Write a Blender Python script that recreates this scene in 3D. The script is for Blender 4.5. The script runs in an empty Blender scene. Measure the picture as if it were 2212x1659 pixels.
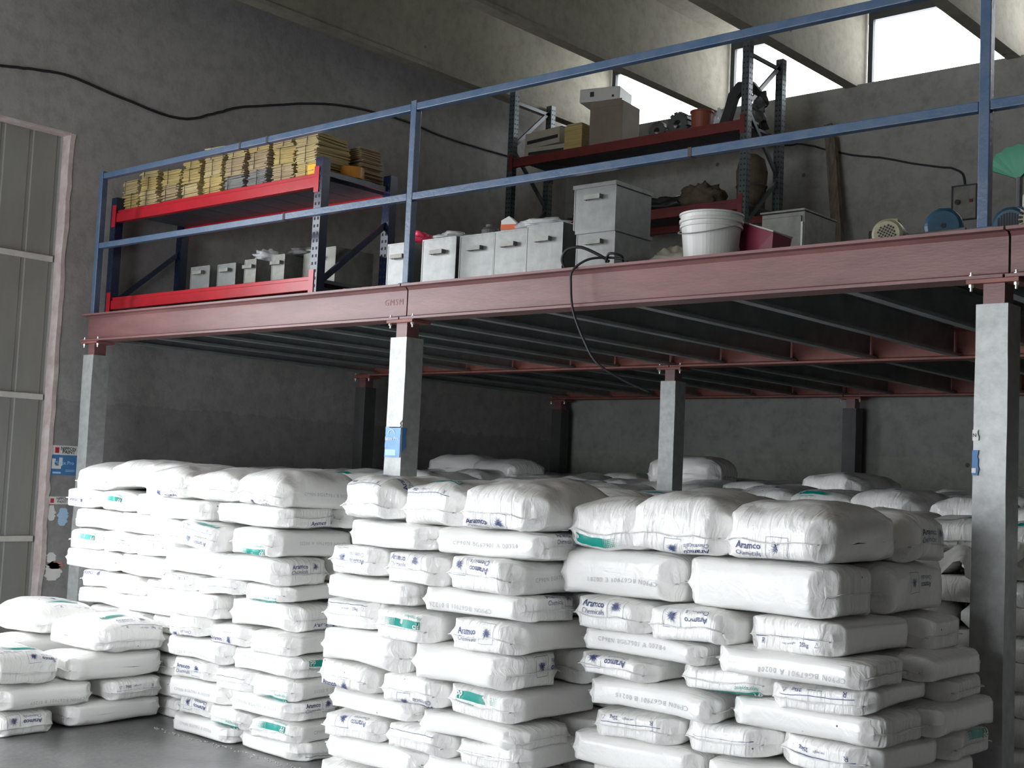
import bpy, math, random
from math import radians as R, pi
from mathutils import Vector, Matrix, noise
C = bpy.context.scene.collection

# ------------------------------------------------------------------ camera
cam = bpy.data.cameras.new('camera'); co = bpy.data.objects.new('camera', cam); C.objects.link(co)
cam.sensor_width = 36; cam.lens = 45.18; cam.clip_end = 200
ya, pt, ro = R(-41.12), R(4.27), R(2.54)
fwd = Vector((math.sin(ya)*math.cos(pt), math.cos(ya)*math.cos(pt), math.sin(pt)))
rt = Vector((math.cos(ya), -math.sin(ya), 0)); up = rt.cross(fwd)
r2 = rt*math.cos(ro)+up*math.sin(ro); u2 = up*math.cos(ro)-rt*math.sin(ro)
m = Matrix((r2, u2, -fwd)).transposed().to_4x4(); m.translation = (0, 0, 1.55)
co.matrix_world = m
bpy.context.scene.camera = co

# ------------------------------------------------------------------ sky, daylight, exposure
w = bpy.data.worlds.new('world'); bpy.context.scene.world = w; w.use_nodes = True
bg = w.node_tree.nodes['Background']; bg.inputs[0].default_value = (0.93, 0.965, 1.0, 1); bg.inputs[1].default_value = 5.2
vs = bpy.context.scene.view_settings
vs.view_transform = 'Standard'; vs.look = 'None'; vs.exposure = .86; vs.gamma = 1
def portal(name, loc, rot, sx, sy):
    l = bpy.data.lights.new(name, 'AREA'); l.shape = 'RECTANGLE'; l.size = sx; l.size_y = sy
    l.cycles.is_portal = True
    o = bpy.data.objects.new(name, l); C.objects.link(o); o.location = loc; o.rotation_euler = rot
XW = -9.42        # inner face of the left wall
YB = 11.6         # inner face of the back wall
DOOR = (-0.6, 3.7)
portal('doorway_portal', (XW-0.3, (DOOR[0]+DOOR[1])/2, 2.08), (0, R(-90), 0), 4.17, DOOR[1]-DOOR[0])

# ------------------------------------------------------------------ materials
def nt(name):
    m = bpy.data.materials.new(name); m.use_nodes = True
    return m, m.node_tree, m.node_tree.nodes['Principled BSDF']
def mat(name, col, rough=.5, metal=0., spec=.5, var=0., vscale=8., bump=0., bscale=40., col2=None, stretch=(1,1,1), alpha=None, coat=0):
    m, t, p = nt(name); N, L = t.nodes, t.links
    p.inputs['Base Color'].default_value = (*col, 1); p.inputs['Roughness'].default_value = rough
    p.inputs['Metallic'].default_value = metal; p.inputs['Specular IOR Level'].default_value = spec
    if coat: p.inputs['Coat Weight'].default_value = coat
    if var or col2 or bump:
        tc = N.new('ShaderNodeTexCoord'); mp = N.new('ShaderNodeMapping'); mp.inputs['Scale'].default_value = stretch
        L.new(tc.outputs['Object'], mp.inputs['Vector'])
    if var or col2:
        n = N.new('ShaderNodeTexNoise'); n.inputs['Scale'].default_value = vscale; n.inputs['Detail'].default_value = 6; n.inputs['Roughness'].default_value = .65
        L.new(mp.outputs[0], n.inputs['Vector'])
        r = N.new('ShaderNodeValToRGB'); r.color_ramp.elements[0].position = .35; r.color_ramp.elements[1].position = .68
        a = col2 if col2 else tuple(c*(1-var) for c in col); b = col if col2 else tuple(min(1, c*(1+var)) for c in col)
        r.color_ramp.elements[0].color = (*a, 1); r.color_ramp.elements[1].color = (*b, 1)
        L.new(n.outputs['Fac'], r.inputs['Fac']); L.new(r.outputs[0], p.inputs['Base Color'])
    if bump:
        n2 = N.new('ShaderNodeTexNoise'); n2.inputs['Scale'].default_value = bscale; n2.inputs['Detail'].default_value = 5
        L.new(mp.outputs[0], n2.inputs['Vector'])
        b = N.new('ShaderNodeBump'); b.inputs['Strength'].default_value = bump; b.inputs['Distance'].default_value = .02
        L.new(n2.outputs['Fac'], b.inputs['Height']); L.new(b.outputs[0], p.inputs['Normal'])
    if alpha is not None: p.inputs['Alpha'].default_value = alpha
    return m
def wall_mat(name, col, dark, band=None):
    m, t, p = nt(name); N, L = t.nodes, t.links
    tc = N.new('ShaderNodeTexCoord')
    n1 = N.new('ShaderNodeTexNoise'); n1.inputs['Scale'].default_value = .9; n1.inputs['Detail'].default_value = 8; n1.inputs['Roughness'].default_value = .6
    L.new(tc.outputs['Object'], n1.inputs['Vector'])
    r1 = N.new('ShaderNodeValToRGB'); r1.color_ramp.elements[0].position = .3; r1.color_ramp.elements[1].position = .7
    r1.color_ramp.elements[0].color = (*dark, 1); r1.color_ramp.elements[1].color = (*col, 1)
    L.new(n1.outputs['Fac'], r1.inputs['Fac'])
    n2 = N.new('ShaderNodeTexNoise'); n2.inputs['Scale'].default_value = 9; n2.inputs['Detail'].default_value = 9; n2.inputs['Roughness'].default_value = .7
    L.new(tc.outputs['Object'], n2.inputs['Vector'])
    r2 = N.new('ShaderNodeValToRGB'); r2.color_ramp.elements[0].position = .34; r2.color_ramp.elements[1].position = .56
    r2.color_ramp.elements[0].color = (.72, .72, .72, 1); r2.color_ramp.elements[1].color = (1, 1, 1, 1)
    L.new(n2.outputs['Fac'], r2.inputs['Fac'])
    mx = N.new('ShaderNodeMix'); mx.data_type = 'RGBA'; mx.blend_type = 'MULTIPLY'; mx.inputs[0].default_value = .8
    L.new(r1.outputs[0], mx.inputs[6]); L.new(r2.outputs[0], mx.inputs[7])
    # dark specks and scars in the plaster
    v = N.new('ShaderNodeTexVoronoi'); v.inputs['Scale'].default_value = 1.7; v.inputs['Randomness'].default_value = 1
    L.new(tc.outputs['Object'], v.inputs['Vector'])
    r3 = N.new('ShaderNodeValToRGB'); r3.color_ramp.elements[0].position = .03; r3.color_ramp.elements[1].position = .045
    r3.color_ramp.elements[0].color = (.35, .35, .35, 1); r3.color_ramp.elements[1].color = (1, 1, 1, 1)
    L.new(v.outputs['Distance'], r3.inputs['Fac'])
    m2 = N.new('ShaderNodeMix'); m2.data_type = 'RGBA'; m2.blend_type = 'MULTIPLY'; m2.inputs[0].default_value = 1
    L.new(mx.outputs[2], m2.inputs[6]); L.new(r3.outputs[0], m2.inputs[7])
    out = m2.outputs[2]
    if band:
        z, tint = band
        s = N.new('ShaderNodeSeparateXYZ'); L.new(tc.outputs['Object'], s.inputs[0])
        a = N.new('ShaderNodeMath'); a.operation = 'MULTIPLY_ADD'; a.inputs[1].default_value = .12; L.new(n2.outputs['Fac'], a.inputs[0]); L.new(s.outputs['Z'], a.inputs[2])
        c = N.new('ShaderNodeMath'); c.operation = 'LESS_THAN'; c.inputs[1].default_value = z+.06; L.new(a.outputs[0], c.inputs[0])
        m3 = N.new('ShaderNodeMix'); m3.data_type = 'RGBA'; m3.blend_type = 'MULTIPLY'
        L.new(c.outputs[0], m3.inputs[0]); L.new(out, m3.inputs[6]); m3.inputs[7].default_value = (*tint, 1)
        out = m3.outputs[2]
    L.new(out, p.inputs['Base Color']); p.inputs['Roughness'].default_value = .85
    b = N.new('ShaderNodeBump'); b.inputs['Strength'].default_value = .35; b.inputs['Distance'].default_value = .02
    L.new(n2.outputs['Fac'], b.inputs['Height']); L.new(b.outputs[0], p.inputs['Normal'])
    return m
def sack_mat():
    m, t, p = nt('sack_plastic'); N, L = t.nodes, t.links
    tc = N.new('ShaderNodeTexCoord'); s = N.new('ShaderNodeSeparateXYZ'); L.new(tc.outputs['Object'], s.inputs[0])
    oi = N.new('ShaderNodeObjectInfo')
    ad = N.new('ShaderNodeVectorMath'); ad.operation = 'ADD'
    sc = N.new('ShaderNodeVectorMath'); sc.operation = 'SCALE'; sc.inputs[3].default_value = 37
    cb = N.new('ShaderNodeCombineXYZ'); L.new(oi.outputs['Random'], cb.inputs[0]); L.new(oi.outputs['Random'], cb.inputs[1]); L.new(cb.outputs[0], sc.inputs[0])
    L.new(tc.outputs['Object'], ad.inputs[0]); L.new(sc.outputs[0], ad.inputs[1])
    # creases running away from the seams at the two ends
    mp = N.new('ShaderNodeMapping'); mp.inputs['Scale'].default_value = (34, 5, 9); L.new(ad.outputs[0], mp.inputs[0])
    n1 = N.new('ShaderNodeTexNoise'); n1.inputs['Scale'].default_value = 1; n1.inputs['Detail'].default_value = 3; n1.inputs['Distortion'].default_value = 1.2; L.new(mp.outputs[0], n1.inputs['Vector'])
    ab = N.new('ShaderNodeMath'); ab.operation = 'ABSOLUTE'; L.new(s.outputs['Y'], ab.inputs[0])
    mr = N.new('ShaderNodeMapRange'); mr.inputs[1].default_value = .10; mr.inputs[2].default_value = .28; mr.inputs[3].default_value = .04; mr.inputs[4].default_value = 1
    L.new(ab.outputs[0], mr.inputs[0])
    pw = N.new('ShaderNodeMath'); pw.operation = 'MULTIPLY'; L.new(n1.outputs['Fac'], pw.inputs[0]); L.new(mr.outputs[0], pw.inputs[1])
    b1 = N.new('ShaderNodeBump'); b1.inputs['Strength'].default_value = .8; b1.inputs['Distance'].default_value = .012; L.new(pw.outputs[0], b1.inputs['Height'])
    # a slack, lumpy skin all over
    n2 = N.new('ShaderNodeTexNoise'); n2.inputs['Scale'].default_value = 13; n2.inputs['Detail'].default_value = 4; n2.inputs['Distortion'].default_value = .8; L.new(ad.outputs[0], n2.inputs['Vector'])
    b2 = N.new('ShaderNodeBump'); b2.inputs['Strength'].default_value = .4; b2.inputs['Distance'].default_value = .010; L.new(n2.outputs['Fac'], b2.inputs['Height']); L.new(b1.outputs[0], b2.inputs['Normal'])
    L.new(b2.outputs[0], p.inputs['Normal'])
    v = N.new('ShaderNodeTexVoronoi'); v.inputs['Scale'].default_value = 6; L.new(ad.outputs[0], v.inputs['Vector'])
    r = N.new('ShaderNodeValToRGB'); r.color_ramp.elements[0].position = .022; r.color_ramp.elements[1].position = .03
    r.color_ramp.elements[0].color = (.1, .1, .11, 1); r.color_ramp.elements[1].color = (.93, .925, .905, 1); L.new(v.outputs['Distance'], r.inputs['Fac'])
    L.new(r.outputs[0], p.inputs['Base Color'])
    p.inputs['Subsurface Weight'].default_value = .35; p.inputs['Subsurface Radius'].default_value = (1, .97, .9); p.inputs['Subsurface Scale'].default_value = .035
    p.inputs['Roughness'].default_value = .24; p.inputs['Specular IOR Level'].default_value = .6
    return m
M = dict(
    wall=wall_mat('wall_plaster', (.37, .355, .35), (.28, .27, .265), (2.03, (.84, .84, .86))),
    backwall=wall_mat('back_wall_plaster', (.34, .335, .325), (.24, .24, .235), (1.93, (1.05, 1.1, 1.0))),
    ceil=wall_mat('ceiling_concrete', (.32, .30, .24), (.22, .205, .16)),
    floor=mat('floor_concrete', (.18, .18, .178), .34, var=.35, vscale=1.6, bump=.15, bscale=25),
    reveal=mat('door_reveal_plaster', (.62, .55, .54), .85, col2=(.44, .35, .34), vscale=7, bump=.6, bscale=14),
    sheet=mat('door_sheet_steel', (.27, .27, .25), .55, metal=.2, var=.12, vscale=3, stretch=(1, 1, .3)),
    bar=mat('door_rail_paint', (.55, .54, .5), .5, var=.1),
    beam=mat('red_oxide_steel', (.17, .078, .076), .4, var=.2, vscale=5, bump=.05, bscale=60, stretch=(.4, 1, 2)),
    oxide=mat('dark_red_oxide_steel', (.22, .075, .06), .55, var=.25, vscale=5),
    galv=mat('galvanised_sheet', (.34, .35, .345), .42, metal=.25, var=.16, vscale=16, bump=.08, bscale=20),
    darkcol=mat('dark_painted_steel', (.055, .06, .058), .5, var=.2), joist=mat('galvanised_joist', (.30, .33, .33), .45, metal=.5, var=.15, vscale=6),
    deck=mat('deck_board', (.10, .095, .085), .8, var=.3, vscale=4),
    rail=mat('blue_rail_paint', (.035, .078, .15), .34, col2=(.075, .105, .16), vscale=9, bump=.1, bscale=50),
    rust=mat('rust', (.045, .035, .035), .8),
    navy=mat('navy_rack_paint', (.010, .015, .045), .2, var=.3, vscale=12),
    red=mat('red_rack_paint', (.40, .012, .022), .28, var=.12, vscale=6),
    dkred=mat('dull_red_rack_paint', (.13, .016, .014), .5, var=.25, vscale=6),
    grack=mat('grey_green_rack_paint', (.075, .09, .095), .4, metal=.3, var=.2),
    hole=mat('punched_hole', (.012, .012, .015), .7),
    lighthole=mat('pale_hole_edge', (.6, .62, .62), .6),
    shelf=mat('steel_shelf_panel', (.10, .11, .13), .5, metal=.4, var=.2),
    sack=sack_mat(),
    ink=mat('navy_ink', (.045, .065, .19), .4), teal=mat('teal_ink', (.0, .30, .25), .35), grey=mat('grey_ink', (.50, .50, .52), .5),
    redink=mat('red_ink', (.5, .02, .04), .5),
    lid=mat('galvanised_box_sheet', (.19, .195, .19), .33, metal=.45, var=.14, vscale=14, bump=.06, bscale=14),
    darksteel=mat('tarnished_sheet', (.20, .20, .18), .5, metal=.5, var=.25, vscale=9),
    manila=mat('manila_paper', (.50, .39, .15), .8, col2=(.32, .23, .09), vscale=3, stretch=(1.2, 1.2, 55)),
    cream=mat('cream_paper', (.52, .43, .22), .8, col2=(.34, .26, .13), vscale=3, stretch=(1.2, 1.2, 60)),
    buff=mat('buff_paper', (.42, .33, .18), .8, col2=(.26, .19, .12), vscale=3, stretch=(1.2, 1.2, 65)),
    greypaper=mat('grey_paper', (.28, .26, .20), .8, col2=(.08, .09, .12), vscale=3, stretch=(1.2, 1.2, 60)),
    twine=mat('twine', (.06, .05, .04), .8),
    cable=mat('black_cable', (.012, .012, .016), .6),
    whitep=mat('white_plastic', (.52, .52, .50), .4, var=.03), beige=mat('beige_plastic', (.36, .34, .27), .5, var=.08),
    card=mat('cardboard', (.20, .165, .13), .85, var=.12, vscale=4), black=mat('black_metal', (.02, .02, .022), .45),
    greycl=mat('dark_grey_casting', (.07, .07, .07), .55, var=.3), brown=mat('brown_sacking', (.09, .068, .045), .9, var=.25, vscale=8, bump=.4),
    redpail=mat('dull_red_plastic', (.22, .055, .03), .5), orange=mat('orange_plastic', (.55, .10, .025), .4), film=mat('clear_film', (.75, .76, .78), .15, alpha=.45, bump=.8, bscale=18),
    amber=mat('amber_tape', (.45, .18, .02), .25), yellow=mat('yellow_plastic', (.75, .42, .02), .45, var=.1),
    pink=mat('pink_plastic', (.75, .05, .12), .4), mblue=mat('blue_motor_paint', (.018, .06, .10), .4, var=.3, vscale=12),
    mcream=mat('cream_motor_paint', (.30, .28, .18), .4, var=.2, vscale=12), green=mat('green_sheet_plastic', (.015, .18, .10), .4, var=.1),
    wood=mat('old_timber', (.20, .16, .12), .8, col2=(.07, .055, .045), vscale=8, stretch=(6, 6, .6)),
    poster=mat('blue_poster_paper', (.05, .18, .42), .5), posterw=mat('white_poster_paper', (.72, .72, .70), .6, var=.04),
    pinkpaper=mat('faded_red_paper', (.45, .22, .20), .8, var=.3, vscale=30), posterm=mat('mid_blue_poster_paper', (.16, .36, .66), .5, var=.15, vscale=14), posterl=mat('light_blue_poster_paper', (.42, .62, .85), .5), bolt=mat('bright_bolt', (.7, .7, .68), .3, metal=.8),
    frame=mat('window_frame_steel', (.03, .035, .04), .5), magenta=mat('purple_red_tub', (.22, .03, .06), .3),
)
def glass_mat():
    m = bpy.data.materials.new('window_glass'); m.use_nodes = True; t = m.node_tree; t.nodes.remove(t.nodes['Principled BSDF'])
    a = t.nodes.new('ShaderNodeBsdfTransparent'); b = t.nodes.new('ShaderNodeBsdfGlossy'); b.inputs['Roughness'].default_value = .05
    x = t.nodes.new('ShaderNodeMixShader'); x.inputs[0].default_value = .06
    t.links.new(a.outputs[0], x.inputs[1]); t.links.new(b.outputs[0], x.inputs[2]); t.links.new(x.outputs[0], t.nodes['Material Output'].inputs[0])
    return m
M['glass'] = glass_mat()

# ------------------------------------------------------------------ mesh helpers
class B:
    def __init__(s): s.v = []; s.f = []; s.m = []
    def add(s, v, f, mi=0):
        k = len(s.v); s.v += [tuple(p) for p in v]; s.f += [tuple(i+k for i in q) for q in f]; s.m += [mi]*len(f); return s
    def box(s, x0, x1, y0, y1, z0, z1, mi=0, M_=None):
        v = [Vector((x, y, z)) for z in (z0, z1) for y in (y0, y1) for x in (x0, x1)]
        if M_: v = [M_@p for p in v]
        return s.add(v, [(0, 2, 3, 1), (4, 5, 7, 6), (0, 1, 5, 4), (2, 6, 7, 3), (0, 4, 6, 2), (1, 3, 7, 5)], mi)
    def cyl(s, p0, p1, r, n=20, r1=None, mi=0, caps=True):
        p0, p1 = Vector(p0), Vector(p1); r1 = r if r1 is None else r1
        d = (p1-p0).normalized(); a = d.orthogonal().normalized(); b = d.cross(a)
        v = []
        for p, q in ((p0, r), (p1, r1)):
            v += [p+(a*math.cos(2*pi*i/n)+b*math.sin(2*pi*i/n))*q for i in range(n)]
        f = [(i, (i+1) % n, n+(i+1) % n, n+i) for i in range(n)]
        if caps: f += [tuple(range(n-1, -1, -1)), tuple(range(n, 2*n))]
        return s.add(v, f, mi)
    def tube(s, pts, r, n=8, mi=0):
        pts = [Vector(p) for p in pts]; v = []; f = []
        prev = None
        for i, p in enumerate(pts):
            d = (pts[min(i+1, len(pts)-1)]-pts[max(i-1, 0)]).normalized()
            a = d.orthogonal().normalized() if prev is None else (prev-d*prev.dot(d)).normalized()
            prev = a; b = d.cross(a)
            v += [p+(a*math.cos(2*pi*k/n)+b*math.sin(2*pi*k/n))*r for k in range(n)]
            if i:
                f += [((i-1)*n+k, (i-1)*n+(k+1) % n, i*n+(k+1) % n, i*n+k) for k in range(n)]
        f += [tuple(range(n-1, -1, -1)), tuple(range((len(pts)-1)*n, len(pts)*n))]
        return s.add(v, f, mi)
    def lathe(s, prof, n=32, mi=0, M_=None):   # prof: (r, z) pairs about +Z
        v = []; f = []
        for r, z in prof:
            v += [Vector((r*math.cos(2*pi*k/n), r*math.sin(2*pi*k/n), z)) for k in range(n)]
        for i in range(len(prof)-1):
            f += [(i*n+k, i*n+(k+1) % n, (i+1)*n+(k+1) % n, (i+1)*n+k) for k in range(n)]
        if M_: v = [M_@p for p in v]
        return s.add(v, f, mi)
    def blob(s, c, rad, seed=0, amp=.15, nu=20, nv=14, mi=0, freq=3., flat=None):
        v = []; f = []; c = Vector(c)
        for j in range(nv+1):
            for i in range(nu):
                th = pi*j/nv; ph = 2*pi*i/nu
                d = Vector((math.sin(th)*math.cos(ph), math.sin(th)*math.sin(ph), math.cos(th)))
                k = 1+amp*noise.noise(d*freq+Vector((seed*7.3, seed, 0)))*2
                p = Vector((d.x*rad[0]*k, d.y*rad[1]*k, d.z*rad[2]*k))
                if flat is not None: p.z = max(p.z, -flat)
                v.append(c+p)
        for j in range(nv):
            f += [(j*nu+i, (j+1)*nu+i, (j+1)*nu+(i+1) % nu, j*nu+(i+1) % nu) for i in range(nu)]
        return s.add(v, f, mi)
    def build(s, name, mats, parent=None, loc=None, smooth=False, bevel=0):
        me = bpy.data.meshes.new(name); me.from_pydata(s.v, [], s.f)
        if not isinstance(mats, (list, tuple)): mats = [mats]
        for m_ in mats: me.materials.append(M[m_] if isinstance(m_, str) else m_)
        me.polygons.foreach_set('material_index', s.m)
        if smooth: me.polygons.foreach_set('use_smooth', [True]*len(s.f))
        me.update()
        o = bpy.data.objects.new(name, me); C.objects.link(o)
        if loc: o.location = loc
        if parent: o.parent = parent
        if bevel:
            b = o.modifiers.new('bevel', 'BEVEL'); b.width = bevel; b.segments = 2; b.limit_method = 'ANGLE'
        return o
def tag(o, label, cat, group=None):
    o['label'] = label; o['category'] = cat
    if group: o['group'] = group
    return o
def thing(name, loc, label, cat, group=None, rz=0):
    o = bpy.data.objects.new(name, None); C.objects.link(o); o.location = loc; o.rotation_euler = (0, 0, rz); o.empty_display_size = .1
    return tag(o, label, cat, group)
def struct(o): o['kind'] = 'structure'; return o
def TR(loc, rx=0, ry=0, rz=0):
    from mathutils import Euler
    return Matrix.Translation(loc) @ Euler((rx, ry, rz)).to_matrix().to_4x4()
_tx = {}
def text2d(s, bold=0.):
    k = (s, bold)
    if k in _tx: return _tx[k]
    cu = bpy.data.curves.new('lettering', 'FONT'); cu.body = s; cu.size = 1; cu.offset = bold; cu.resolution_u = 2; cu.space_character = 1.25 if s.startswith('CP') or s == 'GMSM' else 1
    o = bpy.data.objects.new('lettering', cu); C.objects.link(o)
    dg = bpy.context.evaluated_depsgraph_get(); dg.update()
    me = o.evaluated_get(dg).to_mesh()
    import bmesh
    bm = bmesh.new(); bm.from_mesh(me); wd = max(q.co.x for q in bm.verts)-min(q.co.x for q in bm.verts); lim = wd*(.07 if len(s) < 4 else .035)
    for _ in range(2):
        es = [e for e in bm.edges if e.calc_length() > lim]
        if es: bmesh.ops.subdivide_edges(bm, edges=es, cuts=1); bmesh.ops.triangulate(bm, faces=[q for q in bm.faces if len(q.verts) > 4])
    bm.verts.ensure_lookup_table(); bm.verts.index_update()
    v = [(q.co.x, q.co.y) for q in bm.verts]; f = [tuple(w_.index for w_ in q.verts) for q in bm.faces]; bm.free()
    o.evaluated_get(dg).to_mesh_clear(); bpy.data.objects.remove(o); bpy.data.curves.remove(cu)
    x0 = min(a for a, b in v); x1 = max(a for a, b in v)
    r = ([((a-x0)/(x1-x0), b/(x1-x0)) for a, b in v], f)      # width 1, baseline 0
    _tx[k] = r; return r

# ------------------------------------------------------------------ room shell
XR, YF, ZC = 7.5, -4.0, 6.45
RIBS = [-9.02+1.606*i for i in range(11)]
b = B(); b.box(XW-.3, XR, YF, YB+.25, -.2, 0); struct(b.build('floor', 'floor'))
DT, DJ = 4.17, 5.27                      # door head height, far jamb
b = B()
b.box(XW-.25, XW, DJ, YB+.25, 0, ZC); b.box(XW-.25, XW, YF, DJ, DT, ZC); b.box(XW-.25, XW, YF, DOOR[0], 0, DT)
struct(b.build('wall_left', 'wall'))
b = B(); b.box(XW, XR, YB, YB+.25, 0, 5.62); struct(b.build('wall_back', 'backwall'))
b = B(); b.box(XR, XR+.25, YF, YB, 0, ZC); struct(b.build('wall_right', 'wall'))
FD = (-7.8, -2.0)  # unseen front opening, added to bring more daylight onto the sack piles
b = B(); b.box(XW, FD[0], YF-.25, YF, 0, ZC); b.box(FD[1], XR, YF-.25, YF, 0, ZC); b.box(FD[0], FD[1], YF-.25, YF, 3.2, ZC); struct(b.build('wall_front', 'wall'))
b = B(); b.box(XW-.25, XR+.25, YF-.25, YB+.6, ZC, ZC+.12); struct(b.build('ceiling', 'ceil'))
for i, x in enumerate(RIBS):
    b = B(); b.box(x-.045, x+.045, YF, YB+.25, 5.64, ZC); b.box(x-.065, x+.065, YF, YB+.25, 5.60, 5.64)
    struct(b.build('trim_%d' % (i+1), 'ceil'))
for i in range(10):
    x0, x1 = RIBS[i]+.07, min(RIBS[i+1], 7.5)-.07
    y0, y1 = YB+.20, YB+.25
    b = B(); b.box(x0, x0+.05, y0, y1, 5.63, 6.42); b.box(x1-.05, x1, y0, y1, 5.63, 6.42); b.box(x0+.05, x1-.05, y0, y1, 6.33, 6.42); b.box(x0+.05, x1-.05, y0, y1, 5.63, 5.66)
    o = struct(b.build('window_%d' % (i+1), 'frame'))
    b = B(); b.box(x0+.05, x1-.05, y0+.02, y0+.026, 5.66, 6.33); b.build('pane', 'glass', o)
    portal('window_portal', ((x0+x1)/2, YB+.24, 6.0), (R(-90), 0, 0), x1-x0, .8)
portal('added_front_opening_portal', ((FD[0]+FD[1])/2, YF-.3, 1.6), (R(90), 0, 0), FD[1]-FD[0], 3.2)
# door reveal with its rough broken plaster edge, and the door leaf behind it
b = B()
rnd = random.Random(4); nz = 60; ny = 2; v = []; f = []
for k in range(nz+1):
    z = DT*k/nz; e = .012*noise.noise(Vector((z*3, 1, 0)))+.006*noise.noise(Vector((z*14, 5, 0)))
    v += [(XW-.11+.02*noise.noise(Vector((z*2, 9, 0))), DJ-.004, z), (XW+.004, DJ-.006+e, z), (XW+.006, DJ+.03+e*2, z)]
for k in range(nz):
    for j in range(2): f.append((k*3+j, k*3+j+1, k*3+j+4, k*3+j+3))
b.add(v, f); struct(b.build('trim_12', 'reveal'))
b = B(); b.box(XW-.13, XW+.004, DOOR[1]-.4, DJ, DT-.012, DT+.004); struct(b.build('trim_13', 'reveal'))
b = B(); y0, y1 = DOOR[1], DJ+.1; n = 120; v = []; f = []
for k in range(n+1):
    y = y0+(y1-y0)*k/n; q = (y*4.2) % 1; d = -.010 if q < .08 else (.0 if q > .14 else -.010*(1-(q-.08)/.06))
    v += [(XW-.14+d, y, .02), (XW-.14+d, y, DT+.05)]
for k in range(n): f.append((2*k, 2*k+2, 2*k+3, 2*k+1))
b.add(v, f); b.box(XW-.17, XW-.145, y0, y1, .02, DT+.05)
door = struct(b.build('door_1', 'sheet'))
for z in (.9, 2.02, 3.13):
    b = B(); b.box(XW-.14, XW-.105, y0, y1-.12, z, z+.045); b.build('door_rail', 'bar', door, bevel=.004)

# ------------------------------------------------------------------ mezzanine frame
FY = 5.33; ZB, ZT = 2.484, 2.70
def ibeam(x0, x1, yc, label, m_='beam', lettering=False):
    b = B(); b.box(x0, x1, yc-.07, yc+.07, ZT-.014, ZT); b.box(x0, x1, yc-.07, yc+.07, ZB, ZB+.014); b.box(x0, x1, yc-.005, yc+.005, ZB+.014, ZT-.014)
    # rounded root fillets between web and flange
    for zz, s_ in ((ZB+.014, 1), (ZT-.014, -1)):
        for ys in (-1, 1):
            b.add([(x0, yc+ys*.005, zz), (x1, yc+ys*.005, zz), (x1, yc+ys*.022, zz), (x0, yc+ys*.022, zz), (x0, yc+ys*.005, zz+s_*.017), (x1, yc+ys*.005, zz+s_*.017)],
                  [(3, 2, 5, 4) if ys*s_ < 0 else (4, 5, 2, 3)])
    mats = [m_]
    if lettering:
        mats.append('oxide'); tv, tf = text2d('GMSM', 0)
        b.add([(x1-.19+p*.16, yc-.0065, ZB+.10+q*.16) for p, q in tv], tf, 1)
    o = b.build('steel_beam', mats); return tag(o, label, 'beam', None)
ibeam(-9.17, -5.585, 5.40, 'red-brown steel beam on the left, carrying the blue and red rack', lettering=True)
ibeam(-5.575, -1.965, 5.40, 'long red-brown steel beam in the centre under the tin boxes')
ibeam(-1.955, 1.6, 5.40, 'red-brown steel beam running off past the right column')
for yc, nm in ((8.4, 'middle'), (11.35, 'rear')):
    for x0, x1, s_ in ((-9.3, -5.66, 'left'), (-5.65, -2.0, 'centre'), (-1.99, 1.6, 'right')):
        ibeam(x0, x1, yc, 'shaded red-brown beam under the platform, %s line, %s length' % (nm, s_), 'oxide')
b = B(); b.box(-9.17, 1.6, 5.44, 11.5, ZT+.001, ZT+.02); tag(b.build('platform_deck', 'deck'), 'dark raised platform deck on the steel beams, carrying racks and boxes', 'platform')
JX = [-9.05, -8.45, -7.85, -7.3, -6.66, -6.2, -5.66, -5.2, -4.6, -3.98, -3.38, -2.76, -2.15, -1.55, -.9, -.3, .3]
for r_, (y0, y1) in enumerate(((5.42, 8.38), (8.42, 11.33))):
    for i, x in enumerate(JX):
        NUM = 'first second third fourth fifth sixth seventh eighth ninth tenth eleventh twelfth thirteenth fourteenth fifteenth sixteenth seventeenth'.split()
        b = B(); b.box(x-.03, x+.03, y0, y1, ZB+.017, ZB+.021); b.box(x-.03, x+.03, y0, y1, ZT-.006, ZT-.002); b.box(x-.03, x-.026, y0, y1, ZB+.021, ZT-.006); b.box(x+.026, x+.03, y0, y1, ZB+.021, ZB+.036)
        tag(b.build('floor_joist', 'joist'), 'galvanised joist under the platform, %s bay, %s from the left wall' % (('front', 'rear')[r_], NUM[i]), 'joist', 'joists under the platform')
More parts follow.
